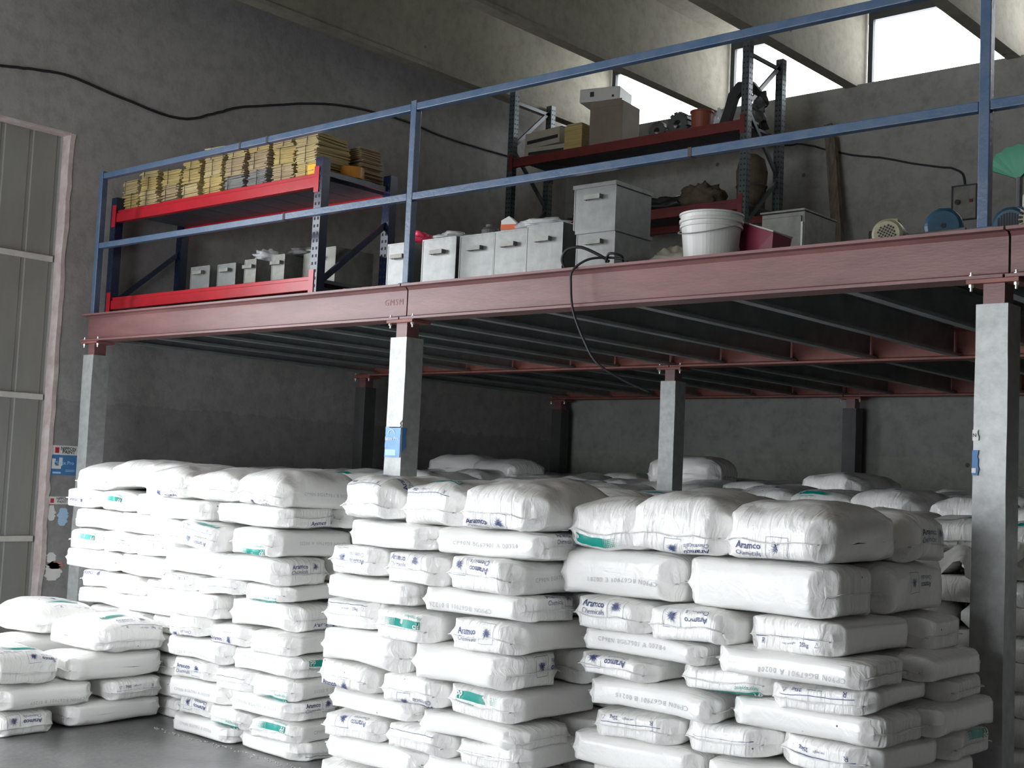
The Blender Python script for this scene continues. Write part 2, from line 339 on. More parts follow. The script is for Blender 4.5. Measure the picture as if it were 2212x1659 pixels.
def column(x, y, label, hw=.07, m_='galv'):
    t = thing('support_column', (x, y, 0), label, 'column', 'columns carrying the platform')
    b = B(); nz = 24; v = []; f = []
    cs = [(-hw, -hw), (-.01, -hw-.001), (.01, -hw-.001), (hw, -hw), (hw, hw), (-hw, hw)]
    for k in range(nz+1):
        z = 2.375*k/nz
        for cx, cy in cs:
            w_ = .0035*noise.noise(Vector((cx*9+x, cy*9, z*1.9)))+.0015*noise.noise(Vector((cx*9+x, 3, z*9)))
            v.append((cx+w_, cy+w_, z))
    nn = len(cs)
    for k in range(nz): f += [(k*nn+j, k*nn+(j+1) % nn, (k+1)*nn+(j+1) % nn, (k+1)*nn+j) for j in range(nn)]
    f += [tuple(range(nn-1, -1, -1)), tuple(range(nz*nn, nz*nn+nn))]
    b.add(v, f); b.build('cladding', m_, t)
    b = B(); b.box(-.045, .045, -.05, .05, 2.375, ZB-.02); b.build('stub', 'beam', t)
    b = B(); b.box(-.11, .11, -.075, .085, ZB-.02, ZB-.003); b.build('cap_plate', 'oxide', t)
    for sx in (-.095, .095):
        for sy in (-.055,):
            b = B(); b.cyl((sx, sy, ZB-.05), (sx, sy, ZB+.03), .0055, 8); b.cyl((sx, sy, ZB-.034), (sx, sy, ZB-.021), .011, 6); b.cyl((sx, sy, ZB+.005), (sx, sy, ZB+.018), .011, 6)
            b.build('bolt', 'bolt', t)
    return t
colA = column(-9.03, 5.40, 'pale boxed steel column beside the left wall and door posters')
colB = column(-5.57, 5.40, 'boxed steel column with torn blue poster, rising behind the middle sack pile')
colC = column(-2.007, 5.40, 'boxed steel column at far right edge, in front of dark piles')
column(-5.656, 8.40, 'boxed steel column standing deep among sacks, centre of the middle line')
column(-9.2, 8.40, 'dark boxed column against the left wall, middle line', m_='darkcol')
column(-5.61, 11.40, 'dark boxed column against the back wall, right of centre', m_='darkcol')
column(-1.98, 8.40, 'boxed column deep at the right, behind the far right column')
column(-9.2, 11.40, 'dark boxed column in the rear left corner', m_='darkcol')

# ------------------------------------------------------------------ blue railing
rl = thing('guard_rail', (-9.05, 5.36, ZT), 'blue square-tube guard rail along the platform edge', 'railing')
def rp(b, name, m_='rail', bev=.004): b.build(name, m_, rl, bevel=bev)
def RB(x0, x1, y0, y1, z0, z1): b = B(); b.box(x0+9.05, x1+9.05, y0-5.36, y1-5.36, z0-ZT, z1-ZT); return b
for x in (-9.05, -5.56, -2.06, 1.45):
    rp(RB(x-.024, x+.024, 5.345, 5.393, ZT, 3.83), 'post')
    rp(RB(x-.05, x+.05, 5.335, 5.40, ZT+.0005, ZT+.006), 'foot_plate')
zt, zm = 3.79, 3.235
for x0, x1, dz in ((-9.02, -5.585, 0), (-5.535, -2.085, .0), (-2.035, 1.42, .0)):
    rp(RB(x0, x1, 5.346, 5.392, zt-.022, zt+.022), 'top_rail'); rp(RB(x0, x1, 5.346, 5.392, zm-.022, zm+.022), 'middle_rail')
for x, z in ((-7.28, zt), (-6.98, zt), (-6.75, zm), (-3.55, zm)):
    rp(RB(x-.011, x+.011, 5.344, 5.394, z-.0235, z+.0235), 'weld_patch', 'rust', 0)

# ------------------------------------------------------------------ racks
def rack(name, x0, x1, y0, y1, z0, z1, levels, label, cu, cb, roundholes=False, side=None):
    t = thing(name, (x0, y0, z0), label, 'shelving rack')
    W_, D_, H_ = x1-x0, y1-y0, z1-z0
    for px in (0, W_):
        for py in (0, D_):
            b = B(); s = .0775; th = .003; y_a = py if py == 0 else py-.07; xa = px-.0375
            # lipped channel open to the rear
            b.box(xa, xa+.075, y_a, y_a+th, 0, H_); b.box(xa, xa+th, y_a+th, y_a+.07, 0, H_); b.box(xa+.072, xa+.075, y_a+th, y_a+.07, 0, H_)
            b.box(xa+th, xa+.018, y_a+.067, y_a+.07, 0, H_); b.box(xa+.057, xa+.072, y_a+.067, y_a+.07, 0, H_)
            up_ = b.build('upright', cu, t)
            h = B(); z = .04
            while z < H_-.03:
                for q in (.02, .055):
                    if roundholes:
                        h.cyl((xa+q, y_a-.0006, z), (xa+q, y_a-.0002, z), .009, 10); h.cyl((xa+.0756, y_a+q, z), (xa+.0752, y_a+q, z), .009, 10)
                    else:
                        h.box(xa+q-.0075, xa+q+.0075, y_a-.0012, y_a-.0004, z-.010, z+.010)
                z += .05 if roundholes else .052
            h.build('slots', 'lighthole' if roundholes and False else 'hole', up_)
        b = B(); n_ = max(2, int(H_/.62)); pz = .12; sgn = 1
        while pz+.5 < H_:
            p0 = Vector((px, .05 if sgn > 0 else D_-.05, pz)); p1 = Vector((px, D_-.05 if sgn > 0 else .05, pz+.52))
            d = (p1-p0); a = math.atan2(d.z, d.y)
            b.box(-.012, .012, 0, d.length, -.019, .019, 0, TR(p0, a)); pz += .56; sgn = -sgn
        b.box(px-.012, px+.012, .07, D_-.07, .06, .095); b.box(px-.012, px+.012, .07, D_-.07, H_-.12, H_-.085)
        b.build('frame_brace', cu, t)
    for lz in levels:
        for py in (0, D_):
            b = B(); yy = py+.004 if py == 0 else py-.05
            b.box(.0385, W_-.0385, yy, yy+.045, lz-.1, lz-.028); b.box(.0385, W_-.0385, yy+(.012 if py == 0 else 0), yy+(.045 if py == 0 else .033), lz-.028, lz)
            bb = b.build('shelf_beam', cb, t, bevel=.003)
            for ex in (.001, W_-.041):
                b = B(); b.box(ex-(.012 if ex < .1 else 0), ex+(.04 if ex < .1 else .05), (-.006 if py == 0 else D_+.001), (-.0015 if py == 0 else D_+.006), lz-.14, lz+.04); b.build('end_bracket', cb, bb)
        b = B(); n_ = 9
        for k in range(n_):
            xa = .05+(W_-.1)*k/n_; b.box(xa, xa+(W_-.1)/n_-.006, .052, D_-.052, lz-.028, lz-.003)
        b.build('shelf_panel', 'shelf', t)
    return t
rack('pallet_rack', -9.34, -6.78, 5.65, 6.36, ZT+.02, 3.71, (.165, .885), 'navy rack with glossy red beams at left, carrying the paper bundles', 'navy', 'red')
rack('pallet_rack', -8.9, -6.06, 10.0, 10.68, ZT+.02, 5.66, (.62, 1.48, 2.22), 'tall grey-green rack with dull red beams near the back wall', 'grack', 'dkred', True)

# ------------------------------------------------------------------ tin boxes
def tin_box(x, y, z, w_, d_, h_, label, group, lid=False, rz=0, dark=False, empty=False):
    t = thing('tin_box', (x, y, z), label, 'box', group, rz)
    b = B(); th = .004; mm = 'darksteel' if dark else 'lid'
    b.box(-w_/2, w_/2, 0, th, 0, h_); b.box(-w_/2, w_/2, d_-th, d_, 0, h_); b.box(-w_/2, -w_/2+th, th, d_-th, 0, h_); b.box(w_/2-th, w_/2, th, d_-th, 0, h_); b.box(-w_/2+th, w_/2-th, th, d_-th, 0, th)
    for sx in (-1, 1): b.box(sx*w_/2-.004, sx*w_/2+.004, -.002, .004, .002, h_-.002)
    b.box(-w_/2-.002, w_/2+.002, -.003, .005, h_-.008, h_)
    b.build('body', mm, t)
    hz = h_*.70
    b = B(); b.box(-.055, .055, -.034, -.031, hz-.013, hz+.013); b.box(-.055, .055, -.031, -.003, hz+.010, hz+.013); b.box(.052, .055, -.031, -.003, hz-.013, hz+.010); b.box(-.055, -.052, -.031, -.003, hz-.013, hz+.010)
    b.build('handle', 'darksteel', t)
    if lid:
        b = B(); b.box(-w_/2-.008, w_/2+.008, -.012, d_+.01, h_+.001, h_+.006); b.box(-w_/2-.008, w_/2+.008, -.012, -.008, h_-.016, h_+.001); b.box(w_/2+.004, w_/2+.008, -.008, d_+.01, h_-.016, h_+.001); b.box(-w_/2-.008, -w_/2-.004, -.008, d_+.01, h_-.016, h_+.001)
        b.build('lid', mm, t)
    return t
G = 'tin boxes on the platform floor'; Z0 = ZT+.021
for x, wd, h, lb in ((-5.885, .215, .30, 'narrow tin box left of the blue rail post, red cloth on top'),
                     (-5.535, .285, .30, 'open tin box just right of the blue rail post, striped by its shadow'),
                     (-5.22, .27, .295, 'open tin box holding a dark jar, second right of the rail post'),
                     (-4.953, .245, .295, 'open tin box holding the orange packet, third right of the rail post'),
                     (-4.69, .265, .305, 'open tin box with crumpled clear film, fourth right of the rail post')):
    tin_box(x, 5.6, Z0, wd, .34, h, lb, G)
tin_box(-4.32, 5.6, Z0, .262, .34, .235, 'lidded tin box at the bottom of the pair, behind the hanging cable', G, True)
tin_box(-4.335, 5.6, Z0+.243, .285, .34, .25, 'lidded tin box stacked on another, tallest of the tin boxes', G, True)
G = 'tin boxes on the red rack'; ZS = ZT+.02+.165
for x, wd, h, y, lb in ((-8.13, .235, .17, 5.68, 'small tin box, leftmost on the lower red shelf'), (-7.83, .215, .17, 5.70, 'small tin box, second from the left on the lower red shelf'),
                     (-7.60, .13, .19, 5.74, 'slim tin box under the crumpled bag on the lower red shelf'), (-7.33, .14, .21, 5.78, 'dull tin box, fourth on the lower red shelf, rags behind'),
                     ):
    tin_box(x, y, ZS, wd, .3, h, lb, G, dark=(x > -7.7))
tin_box(-7.02, 5.9, ZS, .34, .36, .25, 'broad dull tin box right of the slotted navy upright', G, dark=True)

# ------------------------------------------------------------------ sacks
class Sack:
    def __init__(s, L_, W_, ht, hb, seed, n=3.4, p=5., nb=None, pb=None, amp=.006):
        s.L, s.W, s.ht, s.hb, s.n, s.p = L_, W_, ht, hb, n, p; s.nb = nb or n; s.pb = pb or p; s.sd = Vector((seed*3.71, seed*1.13, seed*.57)); s.amp = amp
        s.te = {}; s.b = B(); s.rnd = random.Random(seed)
        s.sk = s.rnd.uniform(-.05, .05); s.ch = s.rnd.uniform(.055, .10); s.bx = s.rnd.uniform(-.004, .013); s.by = s.rnd.uniform(-.004, .017)
        for sg in (1, -1):
            h = ht if sg > 0 else hb; q = s.p if sg > 0 else s.pb; qn = s.n if sg > 0 else s.nb
            s.te[('e', sg)] = s.table(L_/2, h, q); s.te[('s', sg)] = s.table(W_/2, h, qn)
    @staticmethod
    def table(a, h, q):
        out = []; t = 0; last = None
        for i in range(121):
            c = math.cos(pi/2*i/120); y = a*max(c, 0)**(2/q); z = h*math.sin(pi/2*i/120)**(2/q)
            if last: t += math.hypot(y-last[0], z-last[1])
            out.append((t, y, z)); last = (y, z)
        return out
    @staticmethod
    def look(tb, t):
        if t >= tb[-1][0]: return tb[-1][1]-(t-tb[-1][0]), tb[-1][2]
        lo, hi = 0, len(tb)-1
        while hi-lo > 1:
            mid = (lo+hi)//2
            if tb[mid][0] <= t: lo = mid
            else: hi = mid
        a, c = tb[lo], tb[hi]; k = (t-a[0])/(c[0]-a[0]+1e-9)
        return a[1]+(c[1]-a[1])*k, a[2]+(c[2]-a[2])*k
    def warp(s, p):
        q = noise.noise_vector(p*5.5+s.sd)*s.amp*1.5+noise.noise_vector(p*16+s.sd)*s.amp*.55
        ed = max(0, min(1, (abs(p.y)*2/s.L-.6)/.4))
        cr = (.5-abs(noise.noise(Vector((p.x*24, p.y*5, p.z*8))+s.sd)))*.0065*ed*(1 if abs(p.z) > .012 else .2)
        q.y += -cr if p.y < 0 else cr; q.z += cr*(.8 if p.z > 0 else -.8)
        a = s.W/2-abs(p.x); c = s.L/2-abs(p.y); k = .62+.38*min(1, abs(p.z)/.025)
        if a+c < s.ch:
            d = (s.ch-a-c)*.5*k; q.x -= math.copysign(d, p.x); q.y -= math.copysign(d, p.y)
        q.y += s.sk*p.x*.5; q.z -= s.bx*(2*p.x/s.W)**2+s.by*(2*p.y/s.L)**2
        return p+q
    def surf(s, face, u, t):
        sg = 1 if t >= 0 else -1
        if face == 'end':
            y, z = s.look(s.te[('e', sg)], abs(t)); g = max(0, 1-min(1, abs(2*u/s.W))**s.n)**(1/s.n)
            p = Vector((u, -y, sg*z*g))
        else:
            x, z = s.look(s.te[('s', sg)], abs(t)); g = max(0, 1-min(1, abs(2*u/s.L))**s.p)**(1/s.p)
            p = Vector((x, u, sg*z*g)) if face == 'R' else Vector((-x, -u, sg*z*g))
        return s.warp(p)
    def body(s, nx=34, ny=38):
        b = s.b; v = []; f = []
        for sg in (1, -1):
            h = s.ht if sg > 0 else s.hb; q = s.p if sg > 0 else s.pb; qn = s.n if sg > 0 else s.nb; k0 = len(v)
            for j in range(ny+1):
                c2, s2 = math.cos(pi*j/ny), math.sin(pi*j/ny)
                y = -s.L/2*math.copysign(abs(c2)**(2/q), c2); gl = max(0, s2)**(2/q)
                for i in range(nx+1):
                    c1, s1 = math.cos(pi*i/nx), math.sin(pi*i/nx)
                    x = -s.W/2*math.copysign(abs(c1)**(2/qn), c1); g = max(0, s1)**(2/qn)
                    rim = i in (0, nx) or j in (0, ny)
                    v.append(s.warp(Vector((x, y, 0 if rim else sg*h*g*gl))))
            for j in range(ny):
                for i in range(nx):
                    a = k0+j*(nx+1)+i; q4 = (a, a+1, a+nx+2, a+nx+1); f.append(q4 if sg > 0 else q4[::-1])
        b.add(v, f)
        # heat-sealed flaps at the two ends
        for e in (-1, 1):
            nn = 20; v = []; f = []
            for i in range(nn+1):
                x = -s.W*.47+s.W*.94*i/nn; wv = .004*noise.noise(Vector((x*14, e, 0))+s.sd)
                for k, (dy, dz) in enumerate(((-.012, .0009), (.017, .0012), (.017, -.0012), (-.012, -.0009))):
                    p = s.warp(Vector((x, e*s.L/2*.996, 0))); p.y += e*dy; p.z += dz+(wv+.003*math.sin(x*30+e) if dy > 0 else 0); v.append(p)
            for i in range(nn):
                for k in range(4): f.append((i*4+k, i*4+(k+1) % 4, i*4+4+(k+1) % 4, i*4+4+k))
            b.add(v, f)
    def put(s, face, verts, faces, mi, u0, t0, sc, inv=False, off=.0032):
        out = []
        for a, c in verts:
            a, c = a*sc, c*sc
            if inv: a, c = -a, -c
            u, t = u0+a, t0+c; e = .002
            p = s.surf(face, u, t); pu = s.surf(face, u+e, t); pv = s.surf(face, u, t+e)
            nrm = (pu-p).cross(pv-p)
            if nrm.length < 1e-9: nrm = Vector((0, -1, 0)) if face == 'end' else Vector((1 if face == 'R' else -1, 0, 0))
            nrm.normalize()
            out.append(p+nrm*off)
        s.b.add(out, faces, mi)
    def text(s, face, st, u, t, w_, mi=1, bold=0, inv=False):
        v, f = text2d(st, bold); s.put(face, [(a-.5, c) for a, c in v], f, mi, u, t, w_, inv)
    def rect(s, face, u0, u1, t0, t1, mi, cu, ct, inv=False, st=.012):
        nu = max(1, int(abs(u1-u0)/st)); nv = max(1, int(abs(t1-t0)/st)); v = [(u0+(u1-u0)*i/nu, t0+(t1-t0)*j/nv) for j in range(nv+1) for i in range(nu+1)]
        f = [(j*(nu+1)+i, j*(nu+1)+i+1, (j+1)*(nu+1)+i+1, (j+1)*(nu+1)+i) for j in range(nv) for i in range(nu)]
        s.put(face, v, f, mi, cu, ct, 1, inv, .0034 if mi == 2 else .0034)
    # the printed marks; c = centre of the mark along the width, t = distance from the seam
    def mark(s, face, kind, c=0., t=.03, inv=False):
        if kind == 'name':
            s.text(face, 'Aramco', c+(.055 if inv else -.055), t, .105, 1, .018, inv); s.text(face, 'Chemicals', c+(.055 if inv else -.055), t+(.026 if inv else -.026), .105, 1, 0, inv)
            q = .04; cx, ct = c+(-.055 if inv else .055), t+(.0 if inv else .008)
            for a in ((-q, q, q-.0015, q), (-q, q, -q, -q+.0015), (-q, -q+.0015, -q, q), (q-.0015, q, -q, q)): s.rect(face, *a, 1, cx, ct, inv)
            rr = random.Random(3); v = []; f = []
            for k in range(26):
                an = 2*pi*k/26+rr.uniform(-.1, .1); r_ = q*rr.uniform(.4, .9); k0 = len(v)
                v += [(math.cos(an+.16)*.009, math.sin(an+.16)*.009), (math.cos(an)*r_, math.sin(an)*r_), (math.cos(an-.16)*.009, math.sin(an-.16)*.009)]; f.append((k0, k0+2, k0+1))
            k0 = len(v); v += [(math.cos(2*pi*k/8)*.0085, math.sin(2*pi*k/8)*.0085) for k in range(8)]; f.append(tuple(range(k0, k0+8)))
            s.put(face, v, f, 1, cx, ct, 1, inv)
        elif kind == 'band':
            s.rect(face, -.12, .03, -.016, .016, 2, c, t, inv)
            for i in range(11):
                for j in range(5):
                    h = .0032*(1-i/12); x = .035+i*.0085; y = -.0128+j*.0064; s.put(face, [(x-h, y-h), (x+h, y-h), (x+h, y+h), (x-h, y+h)], [(0, 1, 2, 3)], 2, c, t, 1, inv)
            v, f = text2d('PP', .02); s.put(face, [((a-.5)*.036+(-.098), b_*.036-.0115) for a, b_ in v], f, 0, c, t, 1, inv, .0062)
            v, f = text2d('Polypropylene', 0); s.put(face, [(a*.10-.12, b_*.10-.034) for a, b_ in v], f, 2, c, t, 1, inv)
        elif kind == 'weight':
            s.rect(face, -.14, .14, .018, .0205, 1, c, t, inv)
            v, f = text2d('25kg', .012); s.put(face, [(a*.035+.05, b_*.035-.005) for a, b_ in v], f, 1, c, t, 1, inv)
            v, f = text2d('net weight', 0); s.put(face, [(a*.05-.02, b_*.05-.003) for a, b_ in v], f, 1, c, t, 1, inv)
            v, f = text2d('R', .0); s.put(face, [(a*.014-.105, b_*.014-.005) for a, b_ in v], f, 1, c, t, 1, inv)
            for k in range(3):
                a0 = 2*pi*k/3+pi/2; a1 = a0+2*pi/3; P = lambda a, r_: (.118+r_*math.cos(a), r_*math.sin(a))
                s.put(face, [P(a0, .011), P(a1, .011), P(a1, .0085), P(a0, .0085)], [(0, 1, 2, 3)], 1, c, t, 1, inv)
        elif kind == 'rule': s.rect(face, -.14, .14, -.001, .0015, 1, c, t, inv)
        elif kind == 'rednet':
            s.rect(face, -.12, .12, .010, .022, 4, c, t, inv); v, f = text2d('25 kg NET', .01); s.put(face, [(a*.09-.03, b_*.09-.022) for a, b_ in v], f, 4, c, t, 1, inv)
        elif kind.startswith('CP'): s.text(face, kind, c, t, .33, 3, 0, inv)
    def build(s, loc, rz=0, rx=0, ry=0, name='plastic_sack'):
        o = s.b.build(name, ['sack', 'ink', 'teal', 'grey', 'redink'], smooth=True); o.location = loc; o.rotation_euler = (rx, ry, rz); return o
PR = {'name': 'blue lettering and logo', 'band': 'teal band', 'weight': 'blue weight line', 'rule': 'thin blue line', '': 'no print', 'CP': 'grey code', 'rednet': 'red weight mark'}
ORD = ['top', 'second', 'third', 'fourth', 'fifth', 'sixth', 'seventh', 'eighth', 'ninth', 'tenth', 'eleventh', 'lowest']
seed = [0]
def side_of(n, i): return {2: ('left', 'right'), 3: ('left', 'middle', 'right')}[n][i] if n in (2, 3) else ('far left', 'second left', 'middle', 'second right', 'far right')[i]
CODES = ['CP90N BG67901 A 00784', 'CP90N BG67901 A 00208', 'CP90N BG67901 B 00215', 'CP90N BG67901 B 01226', 'CP90N BG67901 A 00354', 'CP90N BG67901 B 01259', 'CP90N BG67901 E 00201', 'CP90N BG67901 A 00222', 'CP90N BG67901 A 00306']
SIDEMARK = ['name', 'band', '', 'weight', 'CP']
def make_sack(orient, x, y, z, h, front, label, group, top=False, W_=.395, L_=.595, rz=0, rx=0, ry=0, right=None, topmark=None, ends=None):
    """orient S: sealed end faces the aisle; L: long side faces the aisle. front/right: (mark, centre, distance from seam, inverted)"""
    seed[0] += 1; sd = seed[0]; rr = random.Random(sd*13)
    if top: s = Sack(L_+.02, W_+.01, h*.66, h*.34, sd, n=3.0, p=3.5, nb=4.4, pb=5.5, amp=.011)
    else: s = Sack(L_, W_, h*.52, h*.48, sd, n=4.6+rr.random()*1.2, p=6.2+rr.random()*1.8, amp=.006)
    s.body()
    def do(face, mk):
        if not mk or not mk[0]: return
        k, c, t, inv = (list(mk)+[0, .03, False][len(mk)-1:])[:4]
        s.mark(face, k, c, t, inv)
    ff, rf = ('end', 'R') if orient == 'S' else ('L', 'end')
    do(ff, front); do(rf, right)
    for tm in (topmark or []): do('end', tm)
    o = s.build((x, y, z+s.hb), (pi/2 if orient == 'L' else 0)+rz, rx, ry)
    return tag(o, label, 'sack', group)
def pile(nm, y0, zb, rows, group, toph, leftback=True, W_=.395, L_=.595, jit=.026, first=0, colname=None, rrows=None):
    rr = random.Random(len(nm)+int(y0*10))
    for li, row in enumerate(rows):
        o_, sacks = row; z = zb[li]; h = (zb[li-1]-z) if li else toph
        n = len(sacks); dep = L_ if o_ == 'S' else W_
        for i, q in enumerate(sacks):
            q = list(q)+[None]*(7-len(q)); x, fr, ex = q[0], q[1], q[2] or {}
            dj = rr.uniform(-jit, jit); rzj = rr.uniform(-.075, .075); ry_ = rr.uniform(-.032, .032)
            kw = dict(W_=ex.get('W', W_), L_=ex.get('L', L_)); yy = y0+dep/2+dj+ex.get('dy', 0)
            kind = fr[0] if fr else ''; pk = 'CP' if kind.startswith('CP') else kind
            lab = 'sack in %s, %s layer, %s front, %s' % (nm, ORD[li+first], side_of(n, i), PR[pk])
            rm = None
            if i == n-1 and rrows is not None: rm = rrows[li]
            make_sack(o_, x, yy, z+ex.get('dz', 0), h*ex.get('h', 1)*(1 if li == 0 else .985), fr, lab, group, top=(li == 0), rz=rzj+ex.get('rz', 0), ry=ry_+ex.get('ry', 0), rx=ex.get('rx', 0), right=rm, topmark=ex.get('tm'), **kw)
        # second row of the same layer, turned the other way
        xs = [q[0] for q in sacks]; bo = 'L' if o_ == 'S' else 'S'; bd = W_ if bo == 'L' else L_
        xa, xb = xs[0]-(W_ if o_ == 'S' else L_)/2, xs[-1]+(W_ if o_ == 'S' else L_)/2; bx = L_ if bo == 'L' else W_
        cand = [xa+bx/2, xb-bx/2] if bo == 'L' else [xa+bx/2, (xa+xb)/2, xb-bx/2]
        for k, x in enumerate(cand):
            last = k == len(cand)-1
            if not (last or li == 0 or (k == 0 and leftback)): continue
            mk = rr.choice(['', '', 'band', 'name', '']); fx = (mk, 0, .03, rr.random() < .5)
            lab = 'sack in %s, %s layer, %s in the row behind' % (nm, ORD[li+first], side_of(len(cand), k))
            make_sack(bo, x+rr.uniform(-.01, .02)+(.03 if last else 0), y0+dep+.01+bd/2+rr.uniform(0, .02), z, h*.985, None, lab, group, top=(li == 0), rz=rr.uniform(-.03, .03), right=fx if last else None, W_=W_, L_=L_)
S_, L_S = 'S', 'L'
C_ = CODES
# --- middle pile
pile('the middle pile', 3.95, [1.343, 1.226, 1.089, .983, .851, .704, .578, .49, .384, .268, .134, 0], [
 ('S', [(-4.33, ('', 0, .05, True), dict(tm=[('weight', -.02, .11, True), ('name', .08, .2, True)], rz=.04, dz=.01)), (-3.93, None, dict(ry=.0, rz=-.12, rx=.03, dy=.03, tm=[('band', .0, .19, True), ('weight', .0, .09, True)])), (-3.52, ('name', -.03, -.05), dict(W=.44, h=1.1, rz=.02))]),
 ('L', [(-4.17, None), (-3.59, (C_[4], .0, -.004), None)]),
 ('S', [(-4.38, ('name', .0, .01, True)), (-3.985, ('name', .0, .034)), (-3.565, ('name', -.04, .034, True), dict(W=.41, dy=-.03))]),
 ('L', [(-4.27, None), (-3.63, (C_[3], -.05, -.01, True))]),
 ('S', [(-4.43, ('weight', .0, .03)), (-4.02, ('band', .02, .022, True)), (-3.55, ('name', 0, .012), dict(W=.42, dy=-.02))]),
 ('L', [(-4.3, None), (-3.67, None, dict(dy=-.02))]),
 ('S', [(-4.37, ('name', -.02, -.045)), (-3.965, ('name', .05, -.05, True)), (-3.56, ('band', -.0, .03))]),
 ('L', [(-4.24, None), (-3.62, None)]),
 ('S', [(-4.33, ('name', .02, .04, True)), (-3.91, ('rule', 0, .03)), (-3.51, ('rule', 0, .01))]),
 ('L', [(-4.21, None), (-3.61, None)]),
 ('S', [(-4.36, ('rule', 0, .03)), (-3.95, None), (-3.55, None)]),
 ('L', [(-4.22, None), (-3.62, None)])],
 'white sacks in the middle pile', .195,
 rrows=[None, ('name', -.0, .04), (C_[0], 0, 0), ('name', .05, .045), None, ('name', .08, .02, True), None, ('', ), None, ('name', .0, .0), (C_[5], 0, .01, True), None])
# --- right pile
pile('the right pile', 4.15, [1.303, 1.11, .982, .885, .80, .69, .58, .455, .345, .23, .115, 0], [
 ('S', [(-3.12, ('band', -.02, -.03), dict(rz=.03)), (-2.75, ('name', .05, -.05, True), dict(W=.44, h=1.2, rz=-.03, dy=-.05)), (-2.33, ('name', -.02, -.028), dict(W=.45, h=1.1, dy=-.02))]),
 ('L', [(-3.08, (C_[6], .05, -.01, True), dict(h=1.0, rz=.05)), (-2.42, None, dict(L=.63))]),
 ('S', [(-3.07, ('name', .0, .034)), (-2.66, ('name', .0, .036, True), dict(dy=-.04)), (-2.25, ('weight', .0, -.02, False))]),
 ('L', [(-2.93, (C_[0], -.02, .0)), (-2.26, (C_[1], .06, -.004, True), dict(dy=-.03))]),
 ('S', [(-3.02, ('name', -.03, .03, True)), (-2.57, ('band', .04, -.045, True)), (-2.17, ('weight', 0, .035, True))]),
 ('L', [(-2.87, (C_[2], .03, .006, True)), (-2.22, None)]),
 ('S', [(-2.95, ('weight', .0, .035, True)), (-2.54, ('rule', 0, .01)), (-2.14, ('weight', .0, .02, True))]),
 ('L', [(-2.93, None), (-2.3, None)]),
 ('S', [(-2.95, None), (-2.54, None), (-2.16, None)]),
 ('L', [(-2.88, None), (-2.27, None)]),
 ('S', [(-2.95, None), (-2.55, None), (-2.16, None)]),
 ('L', [(-2.88, None), (-2.27, None)])],
 'white sacks in the right pile', .20,
 rrows=[None]*12)
# --- left pile: two columns side by side
pile('the left pile', 4.53, [1.352, 1.227, 1.073, .918, .824, .675, .556, .435, .317, .207, .101, 0], [
 ('S', [(-6.74, ('name', .02, -.04, True), dict(W=.45, rz=.12)), (-6.27, ('', ), dict(W=.46, rz=.06)), (-5.79, ('name', .02, -.05, True), dict(W=.47, h=1.05))]),
 ('L', [(-6.62, None, dict(L=.64)), (-5.91, (C_[8], -.06, -.01, True), dict(L=.68))]),
 ('S', [(-6.68, ('rule', 0, -.02)), (-6.27, ('name', .0, -.02, True), dict(ry=.12, dy=-.06, tm=[('weight', 0, .05, True), ('band', .02, .10, True)])), (-5.83, ('band', .02, -.04, True), dict(W=.43))]),
 ('L', [(-6.47, (C_[3], 0, 0)), (-5.86, (C_[7], .0, -.005))]),
 ('S', [(-6.55, ('weight', 0, .03)), (-6.16, ('rule', 0, .0)), (-5.77, ('band', -.0, -.045, True))]),
 ('L', [(-6.4, None), (-5.79, (C_[5], -.05, -.01, True))]),
 ('S', [(-6.44, ('name', .0, -.045, True)), (-6.04, ('name', -.03, -.03)), (-5.65, None, dict(ry=-.05))]),
 ('L', [(-6.31, (C_[2], 0, -.01, True)), (-5.7, (C_[0], 0, .01))]),
 ('S', [(-6.36, ('name', .0, .0)), (-5.98, ('rule', 0, .02)), (-5.59, ('band', .02, -.05, True))]),
 ('L', [(-6.29, (C_[1], 0, -.01)), (-5.69, (C_[4], 0, 0))]),
 ('S', [(-6.35, ('name', .02, .02, True)), (-5.97, ('band', .02, -.045, True)), (-5.58, ('band', .0, .02, True))]),
 ('L', [(-6.23, (C_[8], 0, 0)), (-5.65, None)])],
 'white sacks in the left pile', .195, leftback=False,
 rrows=[(C_[5], 0, .01), ('name', .1, -.04), (C_[7], .05, .02, True), ('name', .0, .03), None, ('name', .06, -.04), None, ('band', .03, .03), (C_[2], 0, 0, True), ('name', 0, .02), (C_[0], 0, 0), ('rule', 0, -.02)])
pile('the far left column', 4.72, [1.37, 1.235, 1.10, .965, .83, .715, .61, .5, .375, .25, .125, 0], [
 ('S', [(-7.82, None, dict(W=.42)), (-7.42, None, dict(W=.44, rz=.25, dz=.03)), (-7.05, None, dict(W=.40, dz=.02))]),
 ('S', [(-7.95, ('name', 0, -.02)), (-7.55, ('band', .04, .012, True), dict(rz=-.06, ry=.04)), (-7.15, None)]),
 ('L', [(-7.83, (C_[2], 0, -.01, True)), (-7.22, None)]),
 ('S', [(-7.92, ('band', .03, .02, True)), (-7.53, ('weight', .0, .0)), (-7.14, ('weight', 0, .02))]),
 ('L', [(-7.85, None), (-7.22, None)]),
 ('S', [(-7.78, ('name', 0, .03)), (-7.40, None), (-7.02, ('rule', 0, .02))]),
 ('L', [(-7.7, None), (-7.09, None)]),
 ('S', [(-7.68, ('weight', 0, -.01)), (-7.29, None), (-6.91, None)]),
 ('L', [(-7.6, None), (-7.0, None)]),
 ('S', [(-7.68, None), (-7.29, None), (-6.91, None)]),
 ('L', [(-7.6, None), (-7.0, None)]),
 ('S', [(-7.68, None), (-7.29, None), (-6.91, None)])],
 'white sacks in the far left column', .18, leftback=False)
